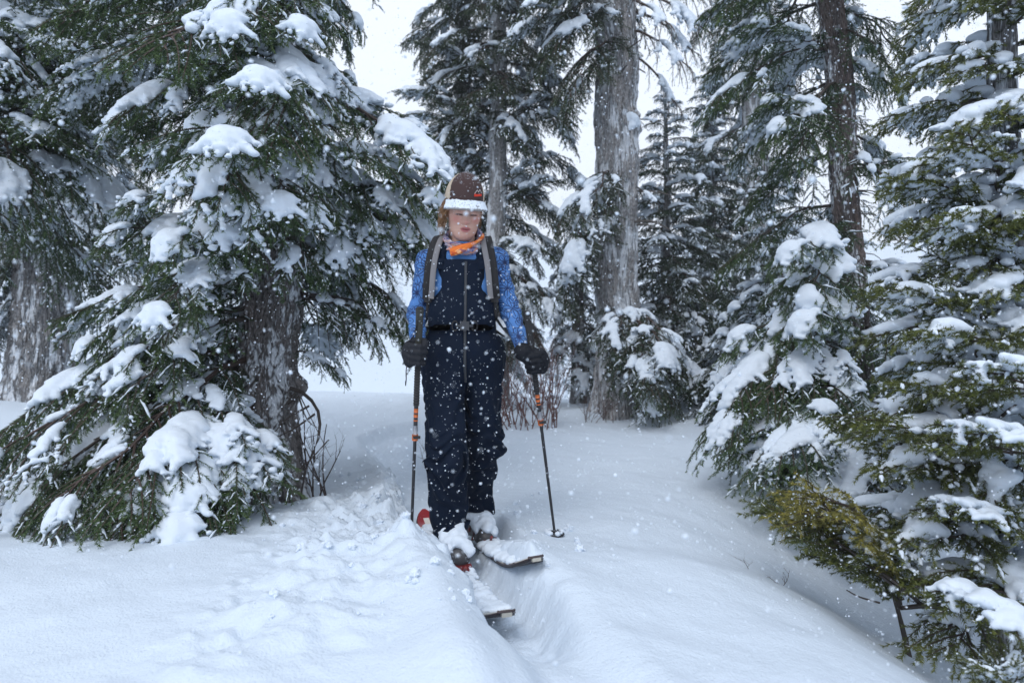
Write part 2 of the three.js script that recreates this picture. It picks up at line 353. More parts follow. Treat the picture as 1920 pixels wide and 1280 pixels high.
    for (let q = 0.12; q < 0.95; q += twigGap * 1.5 / l * (0.7 + 0.6 * r())) { // shoots hanging below it
      const k = Math.min(m - 1, Math.floor(q * m)), pp = sp[k].clone().lerp(sp[k + 1], q * m - k), tt = V().subVectors(sp[k + 1], sp[k]).normalize();
      twig(pp, V(tt.x * 0.75 + (r() - 0.5) * 0.6, -0.75 - 0.3 * r(), tt.z * 0.75 + (r() - 0.5) * 0.6).normalize(), (o.twigLen ?? 0.095) * (0.5 + 0.6 * r()) * (o.under ?? 0.8), tint * 0.8, 1, 0);
    }
    // snow on this side branch
    for (let i = 0; i <= m * 3; i++) {
      const q = i / (m * 3), k = Math.min(m - 1, Math.floor(q * m)), p = sp[k].clone().lerp(sp[k + 1], q * m - k), sn = snowAt(p.x, p.z), edge = sstep(o.reach ?? 0.85, 0.35, q) * sstep(0.02, 0.2, t);
      const h = clamp(sn * 1.9 - 0.85, 0, 1) * edge;
      if (h > 0.16) heavy.push([p.x + (r() - 0.5) * 0.02, p.y + 0.013 + 0.015 * h, p.z + (r() - 0.5) * 0.02, 0.018 + 0.021 * h]);
    }
    side = -side; t += secGap / L * (0.7 + 0.6 * r()) * (0.6 + 0.5 * (1 - t));
  }
  twig(axisAt(0.97), V().subVectors(axisAt(1), axisAt(0.93)).normalize(), 0.1, 0.8, 1, 0);
  for (let i = 0; i <= 40; i++) { const q = 0.08 + 0.86 * i / 40, p = axisAt(q), h = clamp(snowAt(p.x, p.z) * 1.8 - 0.75, 0, 1); if (h > 0.12) heavy.push([p.x, p.y + 0.015 + 0.018 * h, p.z, 0.019 + 0.024 * h]); }
  const strips = () => light.map(([p, q]) => smoothTube(p, q, o.far ? 4 : 5, false)).map((g) => (g.deleteAttribute('uv'), g));
  const snowGeo = (list, iso, strip, keep = 1) => {
    const gs = strip ? strips() : [], b = blobs(list.filter((_, i) => keep >= 1 || (i * 0.618) % 1 < keep), cell, iso, 1.6, 0.18);
    if (b) gs.push(b);
    return gs.length ? mergeGeometries(gs) : null;
  };
  const fat = o.far ? 1.5 : 1;
  const small = heavy.filter((b) => b[3] > 0.0255).map(([x, y, z, q]) => [x, y - 0.002, z, q * 0.85 * fat]);
  const mid = heavy.map(([x, y, z, q]) => [x, y, z, q * 1.0 * fat]), big = heavy.map(([x, y, z, q]) => [x, y + 0.005 + 0.18 * q, z, q * 1.17 * fat]);
  return { geo: S.geo(), L, snow: [snowGeo(small, 0.34, true), snowGeo(mid, 0.32, true), snowGeo(big, 0.3, true)] };
}
const NEAR = { per: 620, nl: 0.018, nw: 0.0036, twigGap: 0.034, secGap: 0.06, twigLen: 0.105 };
const MID = { per: 330, nl: 0.022, nw: 0.0068, twigGap: 0.045, twigLen: 0.12, secGap: 0.07, cell: 0.018, dust: 0.0055 };
const FAR = { per: 70, nl: 0.03, nw: 0.013, twigGap: 0.1, twigLen: 0.15, secGap: 0.13, cell: 0.035, dust: 0.016, far: true };
const KIT = { near: [], fir: [], mid: [], cone: [], far: [], thin: [] };
[0.75, 0.8, 1.1, 1.15, 1.2, 1.55, 1.6, 1.65].forEach((L, i) => KIT.near.push(makeBough(100 + i, { ...NEAR, L, sag: 0.34 + 0.05 * (i % 3), pale: 0.3, frost: 0.09 })));
[0.55, 0.8, 0.85, 1.1, 1.15].forEach((L, i) => KIT.fir.push(makeBough(200 + i, { ...NEAR, per: 680, nl: 0.0175, L, rise: 0.04, sag: 0.2, hang: 0.14, spread: 0.5, bulk: 1.2, under: 0.6, twigGap: 0.03, twigLen: 0.075, secGap: 0.055, tip: [0.12, 0.14, 0.03], deep: [0.026, 0.044, 0.016], pale: 0.5, frost: 0.1, dust: 0.006 })));
[0.9, 1.0, 1.3, 1.35, 1.6].forEach((L, i) => KIT.mid.push(makeBough(300 + i, { ...MID, L, frost: 0.09, deep: [0.014, 0.031, 0.02], tip: [0.045, 0.075, 0.03] })));
[0.5, 0.7, 0.9, 1.1].forEach((L, i) => KIT.cone.push(makeBough(400 + i, { ...MID, L, rise: 0.12, sag: 0.36, hang: 0.22, spread: 0.6, frost: 0.07, deep: [0.011, 0.026, 0.018], tip: [0.036, 0.065, 0.03] })));
[1.0, 1.4].forEach((L, i) => KIT.far.push(makeBough(500 + i, { ...FAR, L, frost: 0.6 })));
[0.9, 1.3].forEach((L, i) => KIT.thin.push(makeBough(600 + i, { ...NEAR, per: 300, L, bare: 0.32, twigGap: 0.07, secGap: 0.12, spread: 0.36, frost: 0.2, sag: 0.3, r0: 0.022, hang: 0.5, tip: [0.07, 0.085, 0.05], deep: [0.025, 0.035, 0.025] })));

function hangBough(tree, kit, amount, y, yaw, pitch, len, r, roll = 0, at0 = null) {
  let best = [], d = 1e9;
  for (const k of kit) { const e = Math.abs(Math.log(k.L / len)); if (e < d - 0.08) { best = [k]; d = e; } else if (e < d + 0.08) best.push(k); }
  const v = best[Math.floor(r() * best.length) % best.length], s = len / v.L;
  const b = part('bough', v.geo, needleMat, tree);
  if (at0) b.position.copy(at0); else b.position.set(tree.userData.lean[0] * y, y, tree.userData.lean[1] * y);
  b.rotation.set(roll, yaw, pitch, 'YZX'); b.scale.setScalar(s);
  if (amount >= 0 && v.snow[amount]) tag(part('snow', v.snow[amount], boughSnow, b), null, null, null, 'stuff');
  return b;
}
// a bough from height y on the trunk that ends at the world point tip
function reach(tree, kit, amount, y, tip, r, sag = 0.3) {
  const from = V(tree.userData.lean[0] * y, y, tree.userData.lean[1] * y).add(tree.position), d = tip.clone().sub(from), h = Math.hypot(d.x, d.z), k = (tree.userData.girth ?? 0) / h;
  from.x += d.x * k; from.z += d.z * k; d.x -= d.x * k; d.z -= d.z * k;
  return hangBough(tree, kit, amount, y, Math.atan2(-d.z, d.x), Math.atan2(d.y, h) + sag, d.length() * 1.02, r, (r() - 0.5) * 0.3, from.sub(tree.position));
}

// ---------------------------------------------------------------- trunks
const barkHeight = (a, y, R, seed, o) => {
  const cx = Math.cos(a), cz = Math.sin(a), wob = 0.35 * n3(cx * R * 0.5, y * 2.2, cz * R * 0.5 + seed);
  const ridge = 1 - Math.abs(n3(cx * R * o.fine + wob, y * o.long + seed, cz * R * o.fine)) * 1.25, ridge2 = 1 - Math.abs(n3(cx * R * o.fine * 2.3, y * o.long * 2.6 + wob + seed, cz * R * o.fine * 2.3)) * 1.2;
  return clamp(1 - (0.62 * ridge ** 2 + 0.38 * ridge2 ** 2), 0, 1);
};
function barkTextures(seed, radius, tall, o) {
  const w = 512, h = 1024, col = new Uint8Array(w * h * 4), bmp = new Uint8Array(w * h * 4), R = radius * 9;
  for (let j = 0; j < h; j++) for (let i = 0; i < w; i++) {
    const a = (i + 0.5) / w * 6.283185, y = (j + 0.5) / h * tall, cx = Math.cos(a), cz = Math.sin(a);
    const grain = n3(cx * R * 7, y * 22, cz * R * 7 + seed), height = barkHeight(a, y, R, seed, o);
    // driven snow caught in the bark, most of it on the weather side
    const windward = Math.max(0, Math.cos(a - o.side)), patch = fbm3(cx * R * 0.55, y * 1.6 + seed * 2, cz * R * 0.55, 4);
    const rime = o.rime * clamp(0.75 + 0.5 * grain + 0.35 * patch + 0.3 * windward, 0, 1.6), sn = Math.max(rime, sstep(-0.09, 0.24, patch * (o.patch ?? 1) + o.snow * (0.35 + 0.65 * windward) - 0.32 + (o.chip ?? 0.42) * (height - 0.45) + 0.1 * grain + 0.22 * sstep(0.35, 0.0, y)));
    const k = 0.55 + 0.7 * height + 0.22 * grain, tone = 0.5 + 0.5 * n3(cx * R * 0.7, y * 1.1, cz * R * 0.7 + 9 + seed), q = (j * w + i) * 4;
    for (let c = 0; c < 3; c++) {
      const bark = lerp(o.dark[c], o.light[c], clamp(tone, 0, 1)) * k, lin = lerp(bark, [0.72, 0.76, 0.81][c], sn * 0.92);
      col[q + c] = clamp(Math.pow(clamp(lin, 0, 1), 1 / 2.2) * 255, 0, 255);
      bmp[q + c] = clamp((height * 0.75 + 0.08 * grain + 0.25 * sn) * 255, 0, 255);
    }
    col[q + 3] = bmp[q + 3] = 255;
  }
  const make = (d) => { const t = new THREE.DataTexture(d, w, h, THREE.RGBAFormat); t.wrapS = THREE.RepeatWrapping; t.wrapT = THREE.MirroredRepeatWrapping; t.magFilter = THREE.LinearFilter; t.repeat.set(1, 1 / tall); t.needsUpdate = true; return t; };
  const map = make(col); map.colorSpace = THREE.SRGBColorSpace;
  return Object.assign(std(1, 1, 1, 0.9, { map, bumpMap: make(bmp), bumpScale: o.relief ?? 0.02, name: 'bark', userData: {} }), { relief: (a, y) => barkHeight(a, y, R, seed, o) });
}
function trunkGeo(seed, h, r0, r1, lean, o = {}) {
  const pts = [], n = Math.ceil(h / (o.step ?? 0.05)); // base goes a little below the snow
  for (let i = 0; i <= n; i++) { const y = -0.25 + (h + 0.25) * i / n; pts.push(V(lean[0] * y + (o.wob ?? 0.03) * n2(y * 0.7, seed), y, lean[1] * y)); }
  const knots = o.knots ?? [];
  const g = smoothTube(pts, (t, a) => {
    const y = -0.25 + (h + 0.25) * t, base = lerp(r0, r1, Math.max(0, y) / h), flare = (o.flare ?? 0.35) * Math.exp(-Math.max(0, y) / 0.22);
    const lobes = 1 + flare * (0.75 + 0.45 * Math.cos(a * 3 + seed) + 0.3 * Math.cos(a * 5 + 2 * seed));
    let rr = base * lobes + (o.relief ?? 0.014) * (1 - 1.6 * Math.abs(n3(Math.cos(a) * 3.2 * (0.6 + r0 * 3), y * 1.5, Math.sin(a) * 3.2 * (0.6 + r0 * 3) + seed))) + 0.5 * (o.relief ?? 0.014) * n3(Math.cos(a) * 9, y * 6, Math.sin(a) * 9 + seed);
    if (o.plates) rr += o.plates * (o.rel(a, Math.abs(y)) - 0.4);
    for (const [ky, ka, ks] of knots) rr += ks * Math.exp(-(((y - ky) / 0.07) ** 2) - (((Math.atan2(Math.sin(a - ka), Math.cos(a - ka))) / 0.35) ** 2));
    return Math.max(0.004, rr);
  }, o.sides ?? 48);
  return g;
}
function tree(name, label, category, base, o) {
  const g = thing(name, label, category, V(base.x, o.y ?? ground(base.x, base.z), base.z), o.group);
  g.userData.lean = o.lean ?? [0, 0];
  part('trunk', trunkGeo(o.seed, o.h, o.r0, o.r1 ?? o.r0 * 0.6, g.userData.lean, { ...o.trunk, rel: o.bark.relief }), o.bark, g);
  return g;
}
// boughs all round between two heights; radius(y 0..1) gives their length, snow(y, r) the load, keep(yaw, y) leaves gaps
function clothe(g, kit, r, o) {
  let yaw = r() * 6.28;
  for (let i = 0; i < o.n; i++) {
    const q = (i + 0.15 + 0.7 * r()) / o.n, y = lerp(o.from, o.to, q); yaw += 2.39996 + (r() - 0.5) * 0.5;
    const len = o.radius(q, y, yaw) * (0.78 + 0.4 * r());
    if (o.keep && !o.keep(Math.atan2(Math.sin(yaw), Math.cos(yaw)), y, r)) continue;
    hangBough(g, kit, o.snow(q, r), y, yaw, lerp(o.pitch0 ?? -0.35, o.pitch1 ?? 0.1, q) + (r() - 0.5) * 0.3, len, r, (r() - 0.5) * 0.4);
  }
}
const pick = (...w) => (q, r) => { const v = r() * w.reduce((a, b) => a + b, 0); let s = 0; for (let i = 0; i < w.length; i++) { s += w[i]; if (v < s) return i - 1; } return w.length - 2; }; // weights of: bare, light, medium, heavy
const BROWN = { dark: [0.05, 0.039, 0.034], light: [0.135, 0.105, 0.09] }, GREY = { dark: [0.06, 0.056, 0.055], light: [0.17, 0.155, 0.148] };
const barkLeft = barkTextures(1, 0.2, 3.5, { ...BROWN, fine: 1.9, long: 7, rime: 0.14, side: 0.3, snow: 0.3, patch: 0.85, chip: 0.55, relief: 0.03 });
const barkOld = barkTextures(2, 0.38, 5, { ...GREY, fine: 1.3, long: 1.5, rime: 0.22, side: 1.2, snow: 0.42, patch: 0.75, chip: 0.6, relief: 0.07 });
const barkCentre = barkTextures(3, 0.26, 5.5, { dark: [0.075, 0.062, 0.056], light: [0.29, 0.26, 0.24], fine: 2.1, long: 1.6, rime: 0.42, side: 1.3, snow: 0.62, patch: 0.85, chip: 0.55, relief: 0.05 });
const barkRed = barkTextures(4, 0.11, 3.5, { dark: [0.04, 0.032, 0.03], light: [0.115, 0.075, 0.06], fine: 2.4, long: 8, rime: 0.08, side: 2.6, snow: 0.18, patch: 0.6, chip: 0.5, relief: 0.018 });
const barkPale = barkTextures(6, 0.13, 4, { ...GREY, fine: 1.6, long: 2.2, rime: 0.4, side: 1.3, snow: 0.66, relief: 0.02 });
const barkThin = barkTextures(5, 0.12, 4, { dark: [0.05, 0.046, 0.044], light: [0.13, 0.115, 0.105], fine: 1.6, long: 3, rime: 0.2, side: 0.8, snow: 0.36, relief: 0.02 });

// ---------------------------------------------------------------- the trees
// angles: yaw 0 points right, pi/2 away, -pi/2 towards the camera
const toCam = (yaw) => Math.cos(yaw + Math.PI / 2);
{ // the big one left of the skier
  const r = mulberry(1001), g = tree('hemlock_tree', 'large conifer left of the skier, thick brown trunk, snowy boughs down to the snow', 'tree', V(-1.52, 0, -4.2), { seed: 1, h: 5.6, r0: 0.185, r1: 0.1, lean: [0.02, 0], bark: barkLeft, trunk: { relief: 0.012, plates: 0.022, step: 0.022, sides: 110, flare: 0.4, knots: [[0.72, 0.1, 0.08], [1.5, 0.3, 0.05]] } });
  clothe(g, KIT.near, r, { n: 92, from: 1.45, to: 5.2, radius: (q, y, a) => lerp(1.4, 0.9, q) * (Math.cos(a) < -0.2 && y < 2.7 ? 0.74 : 1), snow: pick(0.08, 0.47, 0.35, 0.1), pitch0: -0.2, pitch1: 0.05, keep: (a, y) => !(toCam(a) > 0.25 && y < 2.35) && !(Math.cos(a) > 0.25 && y > 2.3) });
  clothe(g, KIT.near, r, { n: 20, from: 2.4, to: 5.0, radius: () => 0.55, snow: pick(0, 0.6, 0.4, 0), pitch0: -0.5, pitch1: -0.3, keep: (a) => Math.cos(a) > 0.2 });
  clothe(g, KIT.near, r, { n: 30, from: 0.55, to: 1.6, radius: (q, y) => lerp(1.5, 0.95, sstep(0.6, 1.1, y)), snow: pick(0, 0.45, 0.4, 0.15), pitch0: -0.2, pitch1: -0.2, keep: (a) => Math.cos(a) < -0.5 && toCam(a) < 0.8 });
  g.userData.girth = 0.15;
  for (const [y, px, py, d, am] of [
    [2.45, 846, 330, 3.85, 2], [2.3, 790, 262, 4.25, 2], [2.75, 655, 170, 4.3, 2], [2.6, 650, 225, 4.0, 2], [2.2, 800, 420, 3.8, 1], [2.0, 770, 380, 4.3, 1], [1.9, 765, 470, 4.0, 1],
    [1.75, 715, 450, 3.9, 1], [1.25, 720, 635, 4.1, 0], [0.95, 630, 735, 4.15, 0], [3.3, 640, 80, 4.2, 0], [3.5, 660, -20, 4.1, 1],
    [1.0, 15, 830, 3.7, 1], [0.95, -30, 930, 3.4, 1], [0.85, 20, 1010, 3.25, 0], [0.9, 120, 1030, 3.05, 0], [0.75, 60, 960, 3.5, 1], [0.5, 190, 1050, 2.98, 1], [0.5, 270, 1050, 2.9, 2], [0.6, 220, 960, 2.95, 2], [0.5, 330, 985, 3.05, 2], [0.42, 320, 1045, 2.95, 1], [0.45, 400, 960, 3.3, 2],
    [1.4, 130, 600, 3.9, 1], [1.3, 170, 690, 3.8, 1], [1.2, 170, 760, 3.8, 0], [1.7, 200, 480, 3.8, 1], [1.9, 240, 400, 3.7, 1], [1.5, 290, 640, 3.3, 1], [1.75, 300, 520, 3.4, 1], [1.2, 240, 740, 3.6, 1], [1.15, 240, 780, 3.4, 0], [2.1, 500, 440, 3.3, 1], [2.1, 400, 320, 3.0, 2], [2.4, 480, 200, 3.1, 2], [3.2, 470, 60, 3.3, 1], [3.0, 560, 110, 3.4, 1], [3.35, 540, 10, 3.4, 0], [2.75, 550, 250, 3.3, 1], [3.1, 410, 120, 3.3, 1], 
  ]) reach(g, KIT.near, am, y, at(px, py, d), r);
  const r2 = mulberry(1091);
  for (const [y, px, py, d, am] of [[2.25, 500, 420, 3.3, 1], [2.35, 430, 370, 3.2, 1], [2.2, 570, 450, 3.5, 1], [2.0, 460, 500, 3.5, 1], [2.05, 540, 540, 3.75, 0], [2.5, 520, 300, 3.2, 1], [2.1, 620, 520, 3.9, 1]]) reach(g, KIT.near, am, y, at(px, py, d), r2);
  // a bent dead limb and its bare side twigs low on the trunk
  const S = new Soup(), c = [0.05, 0.04, 0.035];
  const limb = (pts, a, b, n = 10) => { const q = curve(pts, n); S.tube(q, q.map((_, i) => lerp(a, b, i / n)), 6, c); };
  limb([V(0.12, 0.72, 0.06), V(0.26, 0.69, 0.1), V(0.36, 0.58, 0.12), V(0.37, 0.42, 0.15), V(0.3, 0.24, 0.17), V(0.27, 0.02, 0.18)], 0.014, 0.004);
  for (let i = 0; i < 9; i++) { const q = r(), P = V(0.14 + 0.3 * q, 0.7 - 0.3 * q * q, 0.07 + 0.08 * q), a = r() * 6.28, l = 0.12 + 0.24 * r(); limb([P, P.clone().add(V(Math.cos(a) * l * 0.4 - 0.05, -l * (0.2 + 0.4 * r()), Math.sin(a) * l * 0.3)), P.clone().add(V(Math.cos(a) * l * 0.9 - 0.1, -l * (0.5 + 0.6 * r()), Math.sin(a) * l * 0.7))], 0.005 * (0.5 + r()), 0.0012, 6); }
  for (let i = 0; i < 7; i++) limb([V(0.16, 1.3, 0), V(0.3 + 0.05 * i, 1.22, 0.05 * r()), V(0.36 + 0.06 * i, 1.0 - 0.1 * r(), 0.1 * r())], 0.008, 0.0015, 7);
  part('dead_limb', S.geo(), needleMat, g);
}
{ // left edge, mostly outside the picture, its boughs hang into the upper left corner
  const r = mulberry(1002), g = tree('hemlock_tree', 'conifer whose dark boughs hang in from the upper left corner', 'tree', V(-4.0, 0, -5.0), { seed: 2, h: 6, r0: 0.17, bark: barkThin, lean: [0.01, 0] });
  clothe(g, KIT.near, r, { n: 46, from: 1.9, to: 5.4, radius: (q) => lerp(1.6, 1.1, q), snow: pick(0, 0.55, 0.4, 0.05), pitch0: -0.25, keep: (a) => Math.cos(a) > -0.5 });
  for (const [y, px, py, d, am] of [[2.5, 200, 60, 4.5, 0], [2.8, 260, 20, 4.7, 0], [2.4, 150, 200, 4.4, 1], [2.3, 230, 150, 4.8, 1], [2.2, 110, 240, 4.2, 0], [2.6, 180, 110, 4.2, 0], [2.3, 210, 210, 5.2, 0]]) reach(g, KIT.near, am, y, at(px, py, d), r);
}
{ // the old grey trunk at the left edge
  const b = at(80, 755, 9.0), r = mulberry(1003), g = tree('hemlock_tree', 'old conifer with a very thick grey snow-plastered trunk at the far left', 'tree', b, { seed: 3, h: 7.5, r0: 0.38, r1: 0.2, bark: barkOld, lean: [0.045, 0], trunk: { relief: 0.03, plates: 0.05, flare: 0.25, step: 0.04, sides: 110 } });
  clothe(g, KIT.mid, r, { n: 30, from: 2.0, to: 6.8, radius: (q) => lerp(1.9, 1.3, q), snow: pick(0, 0.2, 0.5, 0.3), pitch0: -0.25, keep: (a, y) => !(toCam(a) > 0.75 && y < 3.2) });
  for (const [y, px, py, d, am] of [[2.9, 225, 500, 8.6, 2], [2.9, 150, 470, 8.2, 2], [2.7, 10, 470, 8.3, 2], [2.6, 60, 440, 8.1, 2], [2.9, 245, 430, 9.2, 1], [2.2, -30, 560, 8.6, 1], [3.1, 190, 400, 8.4, 2], [2.4, -20, 620, 9, 1], [1.6, -40, 690, 8.8, 1]]) reach(g, KIT.mid, am, y, at(px, py, d), r);
}
{ // behind the skier's head
  const b = V(-0.2, 0, -9.2), r = mulberry(1004), g = tree('hemlock_tree', 'tall slender conifer with a thin pale trunk directly behind the skier', 'tree', b, { seed: 4, h: 8.2, r0: 0.14, r1: 0.085, bark: barkPale, lean: [0.0, 0], trunk: { relief: 0.008 } });
  clothe(g, KIT.mid, r, { n: 110, from: 0.7, to: 7.9, radius: (q, y) => lerp(1.05, 0.85, q) * (y < 1.2 ? 0.7 : 1) * (1 + 0.25 * sstep(2.4, 4, y)), snow: pick(0.3, 0.5, 0.15, 0.05), pitch0: -0.4, pitch1: -0.05, keep: (a, y) => !(toCam(a) > 0.55 && y > 2.0 && y < 3.9) });
  for (const [y, px, py, d, am] of [[3.6, 765, 165, 9, 1], [3.4, 770, 215, 9.1, 0], [4.2, 790, 70, 9, 1], [2.6, 1048, 335, 9, 2], [2.8, 1020, 300, 8.9, 1], [3.6, 1040, 180, 9.1, 1], [3.9, 1045, 120, 9, 0], [2.2, 1030, 480, 8.6, 2], [1.9, 1040, 590, 8.6, 1], [3.2, 800, 280, 9, 1]]) reach(g, KIT.mid, am, y, at(px, py, d), r);
}
{ // a second darker stem just left of it
  const b = V(-0.72, 0, -9.9), r = mulberry(1014), g = tree('hemlock_tree', 'dark conifer half hidden behind the slender pale one behind the skier', 'tree', b, { seed: 14, h: 8.5, r0: 0.13, r1: 0.08, bark: barkThin, lean: [0.0, 0], trunk: { relief: 0.008 } });
  clothe(g, KIT.mid, r, { n: 66, from: 1.5, to: 8.2, radius: (q) => lerp(0.95, 0.75, q), snow: pick(0.35, 0.5, 0.15, 0), pitch0: -0.4, pitch1: -0.05, keep: (a) => Math.cos(a) < 0.6 });
}
{ // the big straight trunk right of the skier
  const b = at(1160, 785, 8.0), r = mulberry(1005), g = tree('hemlock_tree', 'tall old conifer with a bare thick grey-brown trunk right of the skier', 'tree', b, { seed: 5, h: 7.4, r0: 0.24, r1: 0.215, bark: barkCentre, lean: [-0.008, 0], trunk: { relief: 0.016, plates: 0.03, step: 0.03, sides: 110, flare: 0.42, knots: [[3.42, -0.6, 0.06], [3.3, 0.2, 0.08], [2.65, 2.6, 0.05], [0.6, 1.2, 0.05], [0.9, 3.3, 0.05]] } });
  for (const [y, px, py, d, am] of [[4.6, 960, 60, 7.8, 1], [4.9, 980, 10, 7.4, 0], [4.8, 1010, 120, 7.6, 0], [4.7, 1050, 90, 7.2, 0], [4.3, 1055, 225, 7.7, 0], [4.4, 1070, 180, 7.2, -1], [5.2, 930, -20, 7.9, 0], [5.1, 1060, -30, 7.0, 0], [2.9, 1045, 430, 7.8, 1], [2.75, 1060, 500, 7.5, 1], [2.5, 1060, 570, 7.7, 1], [2.85, 1095, 400, 7.3, 0]]) reach(g, KIT.mid, am, y, at(px, py, d), r);
  for (const [y, px, py, d, am] of [[1.35, 1290, 715, 7.4, 1], [1.2, 1250, 690, 7.0, 1], [1.0, 1330, 745, 7.6, 1], [1.1, 1200, 720, 7.0, 0], [0.8, 1270, 770, 7.2, 0], [0.7, 1220, 780, 7.1, 0], [0.95, 1240, 750, 6.9, 0], [1.25, 1160, 660, 7.2, 0]]) reach(g, KIT.mid, am, y, at(px, py, d), r, 0.35);
  for (const [y, px, py, d, am] of [[4.95, 1330, 90, 7.6, 1], [4.75, 1310, 130, 7.8, 1], [4.5, 1290, 160, 7.4, 0], [4.3, 1270, 230, 7.9, 0], [4.85, 1250, 80, 7.3, 0], [5.2, 1330, 20, 7.7, 1]]) reach(g, KIT.thin, am, y, at(px, py, d), r);
  for (const [y, px, py, d] of [[2.75, 1240, 390, 7.8], [3.4, 1245, 230, 7.8]]) reach(g, KIT.thin, 1, y, at(px, py, d), r, 0.2);
  clothe(g, KIT.mid, r, { n: 16, from: 5.0, to: 7.2, radius: () => 1.6, snow: pick(0.2, 0.6, 0.2, 0), pitch0: -0.3, pitch1: -0.1, keep: (a) => toCam(a) < 0.7 });
  const S = new Soup(); // broken dead snags
  for (let i = 0; i < 16; i++) { const y = 1.2 + 3.6 * r(), a = r() * 6.28, l = 0.15 + 0.35 * r(), c = Math.cos(a), s = -Math.sin(a), q = curve([V(c * 0.18, y, s * 0.18), V(c * (0.22 + l * 0.5), y - 0.03 * r(), s * (0.22 + l * 0.5)), V(c * (0.22 + l), y - 0.16 * r(), s * (0.22 + l * 0.9))], 6); S.tube(q, q.map((_, k) => (0.012 + 0.008 * r()) * (1 - k / 9)), 5, [0.1, 0.09, 0.085]); }
  part('dead_snags', S.geo(), needleMat, g);
  // snow plastered on the knots and the foot
  const pl = blobs([[0.1, 3.4, 0.17, 0.06], [0.15, 3.38, 0.16, 0.055], [0.19, 3.34, 0.13, 0.045], [0.04, 3.36, 0.18, 0.045], [0.12, 3.3, 0.18, 0.045], [0.08, 3.26, 0.19, 0.035], [-0.22, 2.48, 0.14, 0.08], [-0.25, 2.4, 0.14, 0.07], [-0.19, 2.38, 0.17, 0.05], [-0.28, 2.52, 0.1, 0.05]], 0.016, 0.3, 1.0, 0.1);
  part('snow', pl, boughSnow, g);
}
{ const b = at(1085, 745, 10), r = mulberry(1006), g = tree('hemlock_tree', 'dark slim conifer standing just left of the thick grey trunk', 'tree', b, { seed: 6, h: 3.0, r0: 0.12, r1: 0.03, bark: barkThin, lean: [0.004, 0], trunk: { relief: 0.008 } });
  clothe(g, KIT.cone, r, { n: 34, from: 0.7, to: 2.95, radius: (q) => lerp(0.75, 0.3, q), snow: pick(0.2, 0.6, 0.2, 0), pitch0: -0.5, pitch1: 0 }); }
function spire(seed, label, base, h, rad, n, load, o = {}) {
  const r = mulberry(seed), g = tree(o.name ?? 'fir_tree', label, 'tree', base, { seed, h, r0: 0.025 + h * 0.02, r1: 0.012, bark: barkThin, lean: o.lean ?? [0, 0], trunk: { relief: 0.004, flare: 0.1 } });
  clothe(g, o.kit ?? KIT.cone, r, { n, from: o.from ?? 0.15, to: h * 0.985, radius: (q) => rad * Math.pow(1 - q, 0.75) + 0.1, snow: pick(...load), pitch0: -0.35, pitch1: 0.45 });
  return g;
}
spire(1007, 'young pointed conifer right behind the thick grey trunk, its right side heavy with snow', at(1250, 750, 9.2), 4.35, 1.0, 105, [0.4, 0.33, 0.12, 0.15]);
spire(1008, 'dark pointed conifer in the middle of the right-hand group, snow lying in shelves', at(1335, 745, 10.6), 5.4, 1.05, 130, [0.45, 0.33, 0.16, 0.06]);
{ const b = at(1425, 750, 10.4), r = mulberry(1009), g = tree('hemlock_tree', 'conifer with a straight grey trunk between the pointed dark one and the reddish one', 'tree', b, { seed: 9, h: 8.6, r0: 0.16, r1: 0.11, bark: barkPale, lean: [-0.025, 0], trunk: { relief: 0.01 } });
  clothe(g, KIT.mid, r, { n: 44, from: 3.0, to: 8.3, radius: () => 1.0, snow: pick(0.1, 0.6, 0.25, 0.05), pitch0: -0.3, pitch1: 0, keep: (a, y) => !(toCam(a) > 0.7 && y < 5) });
  for (const [y, px, py, d, am] of [[4.6, 1480, 160, 9.8, 2], [4.2, 1490, 190, 9.7, 2], [3.2, 1500, 300, 9.8, 2], [2.6, 1530, 440, 10, 2], [2.3, 1560, 520, 9.8, 2], [2.4, 1480, 450, 9.6, 2]]) reach(g, KIT.mid, am, y, at(px, py, d), r); }
spire(1010, 'small green sapling with a bent bare stem in front of the snowy mounds', at(1470, 790, 6.6), 2.75, 0.62, 34, [0, 0.75, 0.25, 0], { from: 1.0, lean: [-0.06, 0], kit: KIT.cone });
spire(1011, 'low rounded conifer buried under thick pillows of snow', at(1425, 755, 7.4), 1.35, 0.95, 30, [0, 0, 0.25, 0.75], { name: 'snowy_conifer' });
spire(1012, 'wide low conifer under heavy snow just behind the reddish trunk', at(1540, 775, 7.6), 2.2, 1.2, 40, [0, 0, 0.35, 0.65], { name: 'snowy_conifer' });
